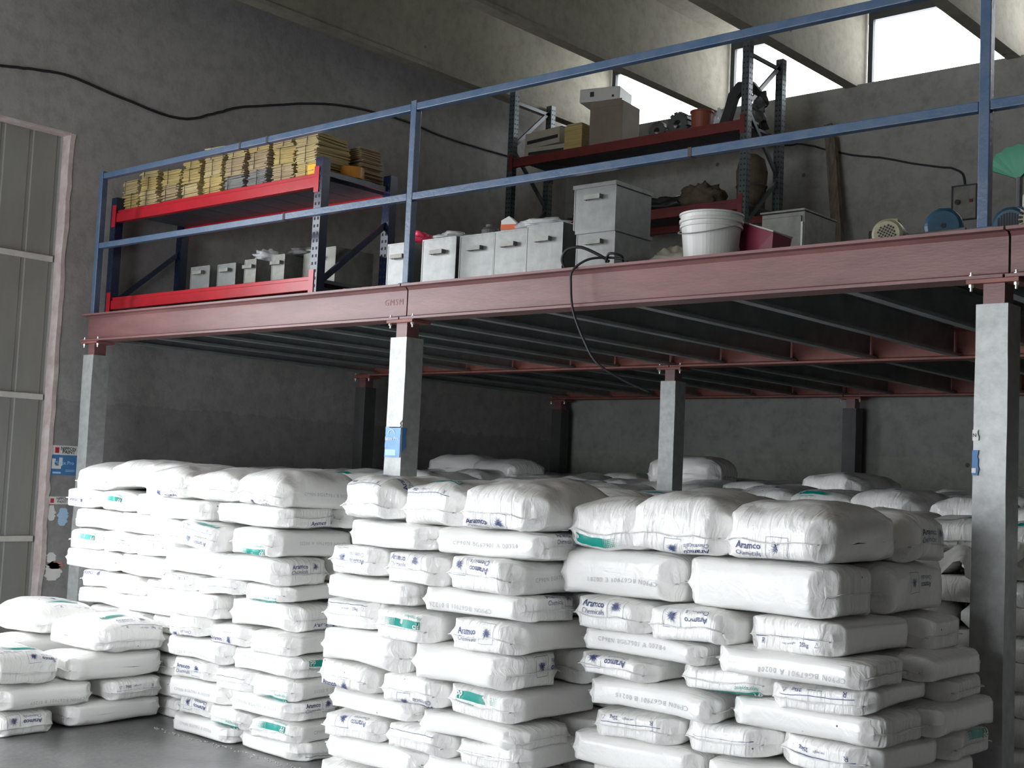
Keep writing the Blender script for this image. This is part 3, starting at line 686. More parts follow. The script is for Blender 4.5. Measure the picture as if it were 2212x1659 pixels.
# --- low pile in the left foreground; its face looks along +X
def low(orient, y, x, z, h, W_, L_, mk, label, top=False, tm=None, rz=0, rx=0, ry=0):
    # orient E: sealed end faces +X, F: long side faces +X
    seed[0] += 1; s = Sack(L_, W_, h*(.62 if top else .52), h*(.38 if top else .48), seed[0], n=2.9 if top else 4.6, p=3.3 if top else 6.2, nb=3.6, pb=4.5, amp=.010 if top else .006)
    s.body()
    f = 'end' if orient == 'E' else 'R'
    for k in ([mk] if mk else [])+(tm or []):
        q = (list(k)+[0, .03, False][len(k)-1:])[:4]; s.mark(f if k is mk else 'end', *q)
    tag(s.build((x, y, z+s.hb), (pi/2 if orient == 'E' else 0)+rz, rx, ry), label, 'sack', 'sacks in the low pile')
P = 'in the low foreground pile'
low('E', 3.80, -7.12, 0, .135, .40, .60, ('name', -.02, .035, True), 'white sack on the floor %s, blue lettering upside down' % P)
low('F', 4.38, -7.02, 0, .14, .40, .63, None, 'unprinted white sack lying lengthways on the floor %s' % P)
low('F', 3.93, -7.01, .135, .135, .40, .62, (CODES[5], .05, -.01, True), 'white sack with faint grey code %s, second layer' % P)
low('E', 4.49, -7.10, .14, .125, .40, .60, ('weight', 0, .03, True), 'white sack with upside-down weight line %s, nearest the left pile' % P)
low('F', 4.37, -7.02, .265, .16, .42, .64, None, 'unprinted bulging white sack %s, third layer' % P)
low('E', 3.78, -7.13, .27, .21, .44, .62, None, 'plump sack at the frame edge %s, upside-down lettering and teal band' % P, True, tm=[('name', .1, .09, True), ('weight', -.02, .16, True), ('band', 0, .22, True)], rx=0, ry=.05)
low('E', 4.44, -7.08, .42, .20, .50, .62, None, 'plump top sack %s, upright lettering, star logo and teal band' % P, True, tm=[('weight', .05, .07), ('name', .02, .15), ('band', -.03, .24)])
low('E', 4.42, -7.78, .45, .20, .50, .60, None, 'topmost sack at the back %s, lying toward the door' % P, True, tm=[('weight', .05, .1), ('band', 0, .2, True), ('name', .05, .3, True)])
low('F', 3.80, -7.66, .30, .15, .42, .60, None, 'white sack %s behind the plump frame-edge sack, teal band on top' % P, True, tm=[('band', 0, .18)])
low('E', 3.80, -7.75, 0, .15, .40, .60, None, 'white sack on the floor at the rear left %s' % P)
low('F', 3.83, -7.68, .15, .15, .42, .60, None, 'white sack in the second layer at the rear left %s' % P)
low('E', 4.22, -7.75, 0, .15, .40, .60, None, 'white sack on the floor at the rear %s' % P)
low('F', 4.36, -7.66, .15, .15, .42, .60, None, 'white sack in the second layer at the rear %s' % P)
low('F', 4.36, -7.70, .30, .15, .42, .60, None, 'white sack in the third layer at the rear %s' % P)

# --- the field of stacks behind: every top sack is its own, the covered layers below are one mass
rr = random.Random(77)
core = B()
def simple_sack(b, x, y, z, lx, ly, h):
    v = []; f = []; nu, nv = 10, 6
    prof = [(.0, 0.0), (.86, .03), (1, .35), (1, .65), (.86, .97), (0, 1)]
    for a, c in prof:
        for i in range(16):
            th = 2*pi*i/16+.2; cx, sy = math.cos(th), math.sin(th); k = 1/max(abs(cx), abs(sy))*.5+.5*1.08
            v.append((x+cx*k*a*lx/2*.93, y+sy*k*a*ly/2*.93, z+c*h))
    for j in range(len(prof)-1): f += [(j*16+i, j*16+(i+1) % 16, (j+1)*16+(i+1) % 16, (j+1)*16+i) for i in range(16)]
    b.add(v, f)
RN = ['nearest', 'second', 'third', 'fourth', 'farthest']
def taken(x, y):   # keep clear of the columns
    for cx, cy in ((-9.03, 5.4), (-5.57, 5.4), (-2.0, 5.4), (-5.656, 8.4), (-9.2, 8.4), (-1.98, 8.4)):
        if abs(x-cx) < .62 and abs(y-cy) < .6: return True
    return False
rowsY = [6.25, 7.35, 9.2, 10.4]
nback = 0
for ri, yc in enumerate(rowsY):
    xs = [-8.55+1.24*k for k in range(7)]
    for ci, xc in enumerate(xs):
        if ri < 1 and xc > -1.2: pass
        base = 1.33+.05*ri+rr.uniform(-.03, .03)
        if ri == 0 and ci == 6: base = 1.28
        nl = 11
        for k in range(nl):
            z = base*k/nl; h = base/nl
            if k % 2:
                for dx in (-.4, 0, .4): simple_sack(core, xc+dx, yc-.2, z, .4, .6, h)
                for dx in (-.3, .3): simple_sack(core, xc+dx, yc+.3, z, .6, .4, h)
            else:
                for dx in (-.3, .3): simple_sack(core, xc+dx, yc-.3, z, .6, .4, h)
                for dx in (-.4, 0, .4): simple_sack(core, xc+dx, yc+.2, z, .4, .6, h)
        for k, dx in enumerate((-.4, 0, .4)):
            h = rr.uniform(.15, .2)
            mk = rr.choice([None, None, ('name', 0, .2, False), ('band', 0, .18, True), ('band', 0, .12, False)])
            if ri >= 2: mk = rr.choice([None, None, ('rednet', 0, -.02)])
            lab = 'rear sack, %s row back, %s on the %s stack from the left wall' % (RN[ri], ('left', 'middle', 'right')[k], NUM[ci])
            make_sack('S', xc+dx, yc-.2, base, h, None, lab, 'sacks topping the rear stacks', top=True, W_=.42, rz=rr.uniform(-.15, .15), topmark=[mk] if mk else None, rx=rr.uniform(-.02, .06))
for xx, yy, zz, hh, rz, lab in ((-8.75, 9.4, 1.56, .22, .2, 'grey-white sack heaped left of centre at the back'), (-8.15, 9.35, 1.55, .2, -.2, 'grey-white sack beside the hump at the back, left of centre'),
        (-6.0, 9.25, 1.58, .24, .1, 'large pale sack lying high behind the deep centre column'), (-4.0, 8.15, 1.50, .2, -.1, 'cream sack with a red weight mark, high on the right rear')):
    make_sack('S' if 'red' in lab else 'L', xx, yy, zz, hh, ('rednet', 0, -.025) if 'red' in lab else None, lab, 'sacks heaped on the rear stacks', top=True, W_=.46, L_=.66, rz=rz)
o = core.build('stacked_sacks', 'sack', smooth=True); tag(o, 'covered lower layers of the white sack stacks under the platform', 'sacks'); o['kind'] = 'stuff'
# torn empty bag by the far right column
b = B(); v = []; f = []; nu, nv = 16, 12
for j in range(nv+1):
    for i in range(nu+1):
        a, c = i/nu, j/nv; q = noise.noise_vector(Vector((a*4, c*4, 2.)))*.05
        v.append((-.17+a*.34+q.x, -.05+c*.25+q.y, .02+c*.13+abs(q.z)*1.4+.04*math.sin(a*9)))
for j in range(nv):
    for i in range(nu): f.append((j*(nu+1)+i, j*(nu+1)+i+1, (j+1)*(nu+1)+i+1, (j+1)*(nu+1)+i))
b.add(v, f); o = b.build('torn_bag', 'sack', loc=(-2.15, 5.62, 1.2), smooth=True); tag(o, 'torn empty white plastic bag crumpled left of the far right column', 'bag')

# ------------------------------------------------------------------ paper bundles on the red rack
ZP = ZT+.02+.885
def bundle(x, y, z, w_, d_, h_, m_, label, rz=0, seed_=0):
    rr = random.Random(seed_*5+1); t = thing('paper_bundle', (x, y, z), label, 'paper bundle', 'tied paper bundles on the rack', rz)
    b = B(); n_ = max(6, int(h_/.0075)); zz = 0
    drift = 0
    for k in range(n_):
        h = h_/n_; drift += rr.uniform(-.003, .003); cx = drift+rr.uniform(-.011, .011); cy = rr.uniform(-.010, .010); ww = w_*rr.uniform(.86, 1.0); a = rr.uniform(-.05, .05)
        b.box(-ww/2, ww/2, -d_/2, d_/2, zz, zz+h*.93, 0, TR((cx, cy, 0), rz=a)); zz += h
    b.build('papers', m_, t)
    for dx in (-.02+rr.uniform(-.05, .05),):
        b = B(); e = .012
        b.tube([(dx, -d_/2-e, 0.004), (dx+.006, -d_/2-e-.003, h_*.5), (dx-.003, -d_/2-e, h_+.003), (dx, 0, h_+.004), (dx, d_/2+e, h_+.003), (dx, d_/2+e, .004)], .0028, 6)
        b.build('twine', 'twine', t)
    return t
cols = [(-9.22, 'manila'), (-8.96, 'cream'), (-8.66, 'buff'), (-8.38, 'cream'), (-8.11, 'manila'), (-7.83, 'greypaper'), (-7.55, 'greypaper'), (-7.27, 'buff'), (-7.02, 'manila')]
cn = ['first', 'second', 'third', 'fourth', 'fifth', 'sixth', 'seventh', 'eighth', 'ninth']
hs = [(.13, .11, .0), (.13, .10, .05), (.14, .12, .0), (.12, .11, .09), (.14, .12, .10), (.11, .13, .06), (.12, .13, .07), (.12, .12, .06), (.10, .12, .09)]
sd = 0
alt = {'manila': 'cream', 'cream': 'manila', 'buff': 'manila', 'greypaper': 'buff'}
cd = {'manila': 'yellow', 'cream': 'cream', 'buff': 'buff', 'greypaper': 'grey'}
for i, ((x, mt), hh) in enumerate(zip(cols, hs)):
    z = ZP-.003+.004
    for k, h in enumerate(hh):
        if h <= 0: continue
        mm = mt if k != 1 else alt[mt]
        if k == 2: mm = 'cream' if i % 3 else 'manila'
        bundle(x+random.Random(sd).uniform(-.01, .01), 5.87, z, .235, .30, h, mm, '%s paper bundle tied with twine, %s column from left, %s' % (cd[mm], cn[i], ('bottom', 'middle', 'topmost')[k]), random.Random(sd+50).uniform(-.06, .06), sd)
        z += h+.006; sd += 1
bundle(-7.0, 6.05+.18, ZP+.001, .24, .2, .30, 'buff', 'dark buff paper bundle at the rear right end of the rack top', 0, 99)

def film(name, loc, s, sd_, label, m_='film', cat='plastic bag', rz=0):
    b = B(); b.blob((0, 0, s[2]*.8), s, sd_, .28, 26, 16, freq=2.9, flat=s[2]*.8); o = b.build(name, m_, loc=loc, smooth=True); o.rotation_euler = (0, 0, rz); return tag(o, label, cat)
film('crumpled_bag', (-7.62, 5.9, ZS+.195), (.09, .08, .05), 3, 'crumpled clear plastic bag on the slim tin box on the rack')
film('rag_heap', (-7.25, 5.95, ZS+.215), (.13, .09, .035), 8, 'dark rags heaped on the dull tin box on the rack', 'greycl', 'rags')
film('yellow_bag', (-6.35, 5.75, Z0), (.22, .12, .03), 5, 'yellow plastic bag lying on the platform edge right of the rack', 'yellow')
film('red_cloth', (-5.88, 5.78, Z0+.302), (.07, .08, .05), 6, 'bright red cloth on the narrow tin box by the rail post', 'pink', 'cloth')
film('green_film', (-5.56, 5.75, Z0+.302), (.12, .10, .03), 9, 'greenish clear film sticking out of the tin box by the post')
film('clear_film', (-4.85, 5.78, Z0+.307), (.17, .11, .04), 12, 'crumpled clear film lying across the two right-hand open boxes')
film('clear_bag', (-6.72, 5.72, Z0), (.06, .06, .03), 14, 'small clear bag on the platform by the slotted upright foot')
b = B(); b.lathe([(0, 0), (.055, 0), (.055, .07), (.045, .085), (.03, .09), (.03, .105), (0, .105)], 20); tag(b.build('dark_jar', 'greycl', loc=(-5.25, 5.75, Z0+.275), smooth=False), 'squat dark jar standing in the second open box right of post', 'jar')
t = thing('orange_packet', (-5.06, 5.72, Z0+.26), 'white packet with an orange stripe, standing in a tin box', 'packet', rz=.3)
b = B(); b.add([(-.05, -.03, 0), (.05, -.03, 0), (.05, .03, 0), (-.05, .03, 0), (-.05, -.03, .12), (.05, -.03, .10), (.05, .03, .10), (-.05, .03, .12), (0, -.03, .145), (0, .03, .145)],
      [(0, 1, 5, 8, 4), (3, 7, 2)[:0] or (2, 3, 7, 9, 6), (0, 4, 7, 3), (1, 2, 6, 5), (4, 8, 9, 7), (8, 5, 6, 9), (0, 3, 2, 1)]); b.build('pack_body', 'whitep', t)
b = B(); b.box(-.051, .051, -.032, -.0305, .06, .095); b.build('stripe', 'orange', t)
# tape roll, plate and yellow folder at the right end of the rack top
t = thing('tape_roll', (-6.86, 6.02, ZP+.0), 'roll of amber packing tape on the right end of the rack top', 'tape')
b = B(); b.lathe([(.045, 0), (.09, 0), (.09, .08), (.045, .08), (.045, 0)], 28); b.build('tape', 'amber', t, loc=(0, 0, .03))
b = B(); b.lathe([(.036, 0), (.0445, 0), (.0445, .08), (.036, .08), (.036, 0)], 28); b.build('core', 'card', t, loc=(0, 0, .03))
b = B(); b.box(-.1, .1, -.16, .16, 0, .028); o = b.build('steel_plate', 'shelf', loc=(-6.88, 6.0, ZP+.001)); tag(o, 'dark tray lying under the amber tape roll on the rack top', 'tray')
b = B(); b.box(-.06, .06, -.05, .05, 0, .09); o = b.build('yellow_folder', 'yellow', loc=(-6.92, 5.76, ZP+.001), bevel=.006); tag(o, 'small yellow box behind the top of the slotted upright', 'box')

# ------------------------------------------------------------------ bucket, tub and cable on the platform edge
t = thing('plastic_bucket', (-3.69, 5.79, Z0), 'large white plastic bucket with ribbed rim on the platform edge', 'bucket')
b = B(); b.lathe([(0, .002), (.135, .002), (.138, .01), (.158, .21), (.168, .21), (.168, .222), (.160, .224), (.161, .236), (.171, .238), (.171, .252), (.163, .255), (.164, .275), (.172, .277), (.172, .286), (.155, .286), (.132, .02), (0, .02)], 48); b.build('pail', 'whitep', t, smooth=False)
b = B(); b.tube([(.17*math.cos(a), .17*math.sin(a)-.01, .235-.1*math.sin(a) if False else .22-.06*abs(math.sin(a))) for a in [pi+pi*k/16 for k in range(17)]], .003, 6); b.build('handle', 'bolt', t)
t = thing('storage_tub', (-3.50, 6.02, Z0), 'dark red translucent tub right of the white bucket', 'tub')
b = B(); b.box(-.1, .1, -.09, .09, 0, .02); b.add([(-.09, -.08, .02), (.09, -.08, .02), (.09, .08, .02), (-.09, .08, .02), (-.11, -.1, .27), (.11, -.1, .19), (.11, .1, .19), (-.11, .1, .27)], [(0, 1, 5, 4), (1, 2, 6, 5), (2, 3, 7, 6), (3, 0, 4, 7)]); b.build('tub', 'magenta', t)
b = B(); b.box(-.12, .12, -.105, .105, -.004, .004, 0, TR((0, 0, .236), ry=.35)); b.build('lid', 'whitep', t)
film('bagged_parts', (-3.28, 5.84, Z0), (.08, .07, .045), 21, 'clear bag of dark parts at the foot of the red tub', 'greycl')
film('pale_sheet', (-4.02, 5.95, Z0), (.16, .1, .09), 23, 'pale folded sheet between the stacked boxes and the bucket', 'beige', 'sheet')
def spline(pts, wob=.006):
    P_ = [Vector(p) for p in pts]; out = []
    for i in range(len(P_)-1):
        p0, p1, p2, p3 = P_[max(i-1, 0)], P_[i], P_[i+1], P_[min(i+2, len(P_)-1)]
        for k in range(6):
            s = k/6; out.append(.5*((2*p1)+(p2-p0)*s+(2*p0-5*p1+4*p2-p3)*s*s+(3*p1-p0-3*p2+p3)*s**3)+Vector((0, 0, wob*noise.noise(p1*3+Vector((s*5, 0, 0))))))
    out.append(P_[-1]); return out
def wire(name, pts, r, label):
    b = B(); b.tube(spline(pts), r, 7); tag(b.build(name, 'cable', smooth=True), label, 'cable')
b = B(); b.tube(spline([(-4.33, 5.36, ZT+.0), (-4.335, 5.33, ZT+.05), (-4.30, 5.33, ZT+.10), (-4.23, 5.36, ZT+.11), (-4.15, 5.42, ZT+.07), (-4.10, 5.44, ZT+.035)], 0), .0085, 8)
b.tube(spline([(-4.02, 5.46, ZT+.045), (-4.10, 5.43, ZT+.055), (-4.18, 5.36, ZT+.04), (-4.245, 5.315, ZT-.02), (-4.25, 5.31, ZT-.10), (-4.22, 5.30, ZT-.24), (-4.14, 5.30, ZT-.40), (-4.07, 5.33, ZT-.52), (-3.97, 5.42, ZT-.60), (-3.86, 5.52, ZT-.66)], 0), .0065, 8)
b.tube(spline([(-4.12, 5.44, ZT+.035), (-4.07, 5.40, ZT+.07), (-4.02, 5.44, ZT+.06), (-4.05, 5.5, ZT+.04), (-4.0, 5.47, ZT+.03)], 0), .007, 8)
tag(b.build('power_cable', 'cable', smooth=True), 'black cable looped over the platform edge and hanging below the beam', 'cable')
wire('wall_cable', [(XW+.012, y, z) for y, z in ((3.9, 4.40), (4.64, 4.548), (4.95, 4.60), (5.22, 4.625), (5.6, 4.58), (6.257, 4.534), (6.657, 4.686), (6.952, 4.811), (7.866, 5.069), (8.526, 5.151), (9.0, 5.16), (9.528, 5.131), (10.493, 5.156), (11.4, 5.2))], .011, 'long black cable sagging across the upper left wall')
wire('wall_cable', [(x, YB-.012, z) for x, z in ((-9.3, 5.2), (-7.6, 5.25), (-6.6, 5.12), (-6.326, 5.097), (-6.039, 4.995), (-5.736, 4.897), (-5.492, 4.846), (-5.021, 4.707), (-4.772, 4.649), (-4.66, 4.58), (-4.631, 4.451))], .010, 'black cable running down the back wall to the switch board')

# ------------------------------------------------------------------ motors and cabinet
def motor(loc, r, ln, m_, label, rz=0, grille='m', eye=False):
    t = thing('electric_motor', loc, label, 'motor', 'motors on the platform', rz)
    b = B(); A = TR((0, 0, r+.02), rx=-pi/2)     # axis toward +Y
    b.lathe([(0, 0), (r*.78, 0), (r*.95, .012), (r, .04), (r, .10), (r*.9, .11)], 36, 0, A); b.build('fan_cowl', m_, t, smooth=False)
    b = B(); b.lathe([(r*.86, .105), (r*.86, ln), (r*.6, ln+.03), (0, ln+.03)], 36, 0, A)
    for k in range(26):
        a = 2*pi*k/26; b.box(r*.84, r*.98, -.003, .003, .12, ln-.01, 0, A@Matrix.Rotation(a, 4, 'Z'))
    b.build('finned_body', m_, t)
    b = B(); b.cyl((0, ln+.03, r+.02), (0, ln+.10, r+.02), .014, 14); b.build('shaft', 'bolt', t)
    b = B(); b.box(-r*.8, r*.8, .13, .16, 0, .012); b.box(-r*.8, r*.8, ln-.05, ln-.02, 0, .012); b.box(-r*.6, -r*.5, .13, ln-.02, .012, r*.5); b.box(r*.5, r*.6, .13, ln-.02, .012, r*.5); b.build('feet', m_, t)
    b = B(); b.box(-r*.35, r*.35, .14, .24, 2*r+.005, 2*r+.045); b.build('terminal_box', m_, t, bevel=.004)
    b = B()
    if grille == 'm':
        q = r*.115
        for i in range(-3, 4):
            for j in range(-3, 4):
                if math.hypot(i, j) < 3.3: b.box(i*q*1.45-q/2, i*q*1.45+q/2, -.0016, -.0006, j*q*1.45-q/2, j*q*1.45+q/2, 0, TR((0, 0, r+.02))@Matrix.Rotation(.5, 4, 'Y'))
    elif grille == 's':
        for i in range(-4, 5):
            h = r*.62*math.sqrt(max(.05, 1-(i/5)**2)); b.box(i*r*.14-.004, i*r*.14+.004, -.0016, -.0006, r+.02-h, r+.02+h)
    else: b.cyl((0, -.003, r+.02), (0, -.0008, r+.02), .012, 12)
    b.build('grille', 'hole', t)
motor((-2.70, 5.80, Z0), .078, .24, 'mcream', 'cream electric motor with square-holed grille facing the aisle', .25)
motor((-2.42, 5.80, Z0), .09, .26, 'mblue', 'blue electric motor with plain round end, left of rail post', .35, 'n')
b = B(); b.cyl((-2.50, 5.62, Z0+.035), (-2.24, 5.62, Z0+.045), .012, 14, .009); tag(b.build('steel_shaft', 'greycl', smooth=False), 'thin dark shaft lying in front of the plain blue motor', 'shaft')
motor((-2.14, 5.88, Z0), .085, .24, 'mblue', 'blue electric motor with slotted grille, right of the rail post', .15, 's')
t = thing('flange_motor', (-1.95, 5.72, Z0), 'cream motor with toothed fins at the right frame edge', 'motor')
b = B(); A = TR((0, 0, .09), rx=-pi/2); b.lathe([(0, 0), (.05, 0), (.08, .02), (.08, .16), (0, .16)], 30, 0, A)
for k in range(30): b.box(.078, .1, -.003, .003, .02, .14, 0, A@Matrix.Rotation(2*pi*k/30, 4, 'Z'))
b.build('finned_body', 'mcream', t)
b = B(); b.cyl((0, -.004, .09), (0, -.001, .09), .02, 16); b.build('hub', 'card', t)
b = B(); b.tube([(0, .1, .19), (-.02, .1, .3), (.02, .1, .36)], .02, 10); b.build('bracket', 'greycl', t)
t = thing('round_gauge', (-2.19, 6.35, Z0), 'round chrome-rimmed gauge on a stand at the right frame edge', 'gauge')
b = B(); b.cyl((0, 0, 0), (0, 0, .26), .012, 10); b.box(-.06, .06, -.04, .04, 0, .01); b.build('stand', 'greycl', t)
b = B(); b.lathe([(0, 0), (.045, 0), (.055, .01), (.055, .03), (0, .03)], 28, 0, TR((0, -.01, .3), rx=pi/2)); b.build('dial', 'bolt', t)
# green guard like an upturned fan
b = B(); v = [(0, 0, 0), (0, .02, 0)]; f = []
for k in range(13):
    a = pi*.25+pi*.62*k/12; r_ = .17+.006*math.sin(k*3); v += [(r_*math.cos(a), -.01, r_*math.sin(a)), (r_*math.cos(a), .03, r_*math.sin(a))]
for k in range(12): f += [(0, 2+2*k, 4+2*k), (1, 5+2*k, 3+2*k), (2+2*k, 3+2*k, 5+2*k, 4+2*k)]
f += [(0, 1, 3, 2), (0, 26, 27, 1)]
t = thing('machine_guard', (-2.26, 6.12, Z0), 'green fan-shaped guard at the right edge above the motors', 'guard')
b.add(v, f); b.build('fan_plate', 'green', t, loc=(.03, .12, .40))
b = B(); b.cyl((.03, .13, 0), (.03, .13, .41), .016, 10); b.build('stem', 'greycl', t)
# tall dull cabinet box behind
t = thing('steel_cabinet', (-3.93, 6.98, Z0), 'dull grey steel cabinet box standing behind the bucket', 'cabinet')
b = B(); b.box(-.15, .15, 0, .4, 0, .55); b.build('body', 'darksteel', t, bevel=.006)
b = B(); b.box(-.14, .13, -.012, -.001, .02, .52); b.build('door', 'darksteel', t, bevel=.003)
b = B(); b.box(-.155, .155, -.015, .41, .551, .562); b.build('top_lip', 'darksteel', t)
b = B(); b.box(.13, .142, -.014, -.002, .02, .48); b.build('hinge', 'bolt', t)
b = B(); b.box(-.07, .0, -.018, -.0125, .20, .207); b.build('slot_handle', 'hole', t)
# switch board and pipe on the back wall
t = thing('switch_board', (-4.63, YB-.03, 4.15), 'shallow framed switch board on the back wall', 'switch board')
b = B(); b.box(-.11, .11, 0, .028, 0, .31); b.build('board', 'darksteel', t)
b = B(); b.box(-.12, -.108, -.01, .028, -.01, .32); b.box(.108, .12, -.01, .028, -.01, .32); b.box(-.108, .108, -.01, .028, .308, .32); b.box(-.108, .108, -.01, .028, -.01, .0); b.build('frame', 'frame', t)
b = B(); b.cyl((-.06, -.02, .16), (-.06, -.001, .16), .025, 14); b.build('knob', 'black', t)
b = B(); b.box(.05, .08, -.014, -.001, .15, .18); b.build('red_switch', 'dkred', t)
# leaning timber channel and bottle
t = thing('timber_plank', (-5.62, 11.25, Z0), 'old timber plank leaning against the back wall', 'plank')
b = B(); b.box(-.04, .04, -.02, .02, 0, 2.55, 0, TR((0, 0, 0), rx=-.10, ry=-.15)); b.build('board', 'wood', t)
b = B(); b.box(.041, .062, -.02, .05, 0, 2.4, 0, TR((0, 0, 0), rx=-.10, ry=-.15)); b.build('edge_batten', 'wood', t)
t = thing('glass_bottle', (-5.32, 11.15, Z0), 'dim bottle with a pale label standing by the leaning plank', 'bottle')
b = B(); b.lathe([(0, 0), (.09, 0), (.09, .95), (.05, 1.12), (.045, 1.3), (0, 1.3)], 20); b.build('flask', 'greycl', t)
b = B(); b.lathe([(.0915, .8), (.0915, .93)], 20); b.build('pale_band', 'beige', t)

# ------------------------------------------------------------------ goods on the tall back rack
RZ = ZT+.02; L3 = RZ+2.22; L2 = RZ+1.48
def sbox(name, x, y, z, sx, sy, sz, m_, label, cat, rz=0, extra=None, bev=.006):
    t = thing(name, (x, y, z), label, cat, None, rz); b = B(); b.box(-sx/2, sx/2, -sy/2, sy/2, 0, sz); b.build('case', m_, t, bevel=bev)
    for nm, bx, mm in (extra or []): b = B(); b.box(*bx); b.build(nm, mm, t)
    return t
Q = .001
sbox('printer', -8.50, 10.3, L3+Q, .56, .42, .10, 'beige', 'flat beige printer lying lowest at the left of the top shelf', 'printer', .08, [('tray', (-.22, .22, -.218, -.211, .02, .05), 'black'), ('panel', (-.2, .2, -.15, .1, .101, .106), 'black')])
sbox('printer', -8.53, 10.3, L3+.108, .52, .40, .17, 'beige', 'flat beige printer stacked crooked on the other one', 'printer', -.12, [('slot', (-.22, .24, -.208, -.201, .05, .085), 'black'), ('lid', (-.2, .26, -.17, .15, .171, .178), 'black')])
sbox('paper_crate', -8.12, 10.22, L3+Q, .22, .3, .26, 'manila', 'brown crate of papers between the printers and the carton', 'crate', .05, [('papers', (-.09, .09, -.13, .13, .261, .28), 'buff')])
t = sbox('cardboard_carton', -7.76, 10.3, L3+Q, .38, .36, .45, 'card', 'tall cardboard carton on the top shelf, white case on it', 'carton', .12, [('open_flap', (-.18, .18, -.185, -.181, .40, .47), 'card')])
sbox('power_supply', -7.87, 10.28, L3+.475, .44, .34, .14, 'whitep', 'white instrument case resting on the cardboard carton', 'device', .25, [('dark_switch', (-.10, -.06, -.178, -.171, .05, .10), 'black'), ('knob', (.14, .16, -.18, -.171, .03, .05), 'black')], .01)
def gearpart(x, z, r, label, sd_):
    t = thing('gear_wheel', (x, 10.25, z), label, 'gear'); b = B(); A = TR((0, 0, r+.01), rx=-pi/2)
    b.lathe([(r*.35, 0), (r*.85, 0), (r*.85, .08), (r*.35, .08), (r*.35, 0)], 24, 0, A)
    for k in range(14): b.box(r*.82, r*1.0, -.018, .018, 0, .08, 0, A@Matrix.Rotation(2*pi*k/14, 4, 'Z'))
    b.build('toothed_ring', 'greycl', t)
    b = B(); b.box(-r*.8, r*.8, .09, .2, 0, r*1.2); b.build('housing', 'black', t)
gearpart(-7.20, L3+Q, .095, 'small dark toothed wheel on the top shelf right of the carton', 1); gearpart(-6.96, L3+Q, .125, 'larger dark toothed wheel silhouetted against the window', 2)
b = B(); b.lathe([(0, 0), (.09, 0), (.105, .2), (.115, .2), (.115, .215), (.1, .215), (.085, .01), (0, .01)], 28); tag(b.build('red_bucket', 'redpail', loc=(-6.68, 10.25, L3+Q), smooth=False), 'dull red paint bucket on the top shelf before the window', 'bucket')
film('parts_bag', (-6.47, 10.3, L3+Q), (.08, .1, .12), 31, 'clear bag of parts between the red bucket and the black arm')
t = thing('cast_bracket', (-6.27, 10.20, L3+Q), 'black curved cast arm propped beside the rack upright', 'bracket')
b = B(); v = []; f = []
path = [(-.12, .0), (-.07, .14), (-.03, .27), (.04, .34), (.16, .33), (.24, .25)]; wd = [.05, .045, .05, .055, .05, .03]
for i, (a, c) in enumerate(path):
    for s_ in (-1, 1):
        d = Vector((path[min(i+1, 5)][0]-path[max(i-1, 0)][0], path[min(i+1, 5)][1]-path[max(i-1, 0)][1])).normalized(); v += [(a-d.y*wd[i]*s_, -.03, c+d.x*wd[i]*s_+.02), (a-d.y*wd[i]*s_, .03, c+d.x*wd[i]*s_+.02)]
for i in range(5):
    k = 4*i; f += [(k, k+4, k+6, k+2), (k+1, k+3, k+7, k+5), (k, k+1, k+5, k+4), (k+2, k+6, k+7, k+3)]
f += [(0, 2, 3, 1), (20, 21, 23, 22)]; b.add(v, f); b.build('arm', 'black', t)
b = B(); b.box(-.18, .2, -.05, .08, 0, .02); b.build('base', 'greycl', t)
film('dark_bag', (-6.75, 10.48, L3+Q), (.17, .1, .08), 33, 'dark lumpy bag behind the gear wheels on the top shelf', 'greycl', 'bag')
t = thing('machine_part', (-6.27, 10.52, L3+.003), 'dark lumpy machine part at the right end of the top shelf', 'machine part')
b = B(); b.blob((0, 0, .15), (.13, .1, .14), 40, .3, 18, 12); b.blob((.06, .02, .32), (.07, .06, .09), 41, .3, 14, 10); b.build('casting', 'greycl', t)
# lower shelf
film('black_sack', (-7.1, 10.3, L2+Q), (.38, .2, .09), 50, 'flat black bag on the middle shelf of the tall rack', 'black', 'bag')
film('brown_bag', (-6.62, 10.2, L2+Q), (.2, .15, .13), 51, 'round brown bag slumped at the right of the middle shelf', 'brown', 'bag')
film('coiled_hose', (-8.0, 10.3, L2+Q), (.26, .2, .05), 52, 'low dark coil at the left of the middle shelf', 'greycl', 'coil')
t = thing('sacking_roll', (-6.26, 10.5, L2+.003), 'brown roll of sacking standing on the right end of the middle shelf', 'roll')
b = B(); b.lathe([(0, 0), (.13, 0), (.14, .2), (.15, .36), (.12, .48), (.05, .53), (0, .54)], 22); b.build('roll', 'brown', t)
b = B(); b.lathe([(.142, .2), (.152, .22), (.142, .24)], 22); b.build('tie', 'twine', t)

# ------------------------------------------------------------------ posters
def poster(y0, y1, z0, z1, parts, label):
    t = thing('wall_poster', (XW+.001, y0, z0), label, 'poster')
    for nm, (a, c, e, g), mm in parts:
        b = B(); n_ = 10; v = []; f = []
        rr2 = random.Random(int((a+e)*1000)+len(nm))
        v = [(0, a, e), (0, c, e), (0, c, g), (0, a, g)]
        if nm == 'torn_remnant':
            nn = 16; v = []; f = []; w0 = (c-a)
            for k in range(nn+1):
                q = math.sin(pi*(k+.7)/(nn+1.4))**.4; v += [(.0008, a+w0*(.5-.5*q*rr2.uniform(.6, 1)), e+(g-e)*k/nn), (.0008, a+w0*(.5+.5*q*rr2.uniform(.6, 1)), e+(g-e)*k/nn)]
            b.add(v, [(2*k, 2*k+1, 2*k+3, 2*k+2) for k in range(nn)])
        else: b.box(0, .001, a, c, e, g)
        b.build(nm, mm, t)
    return t
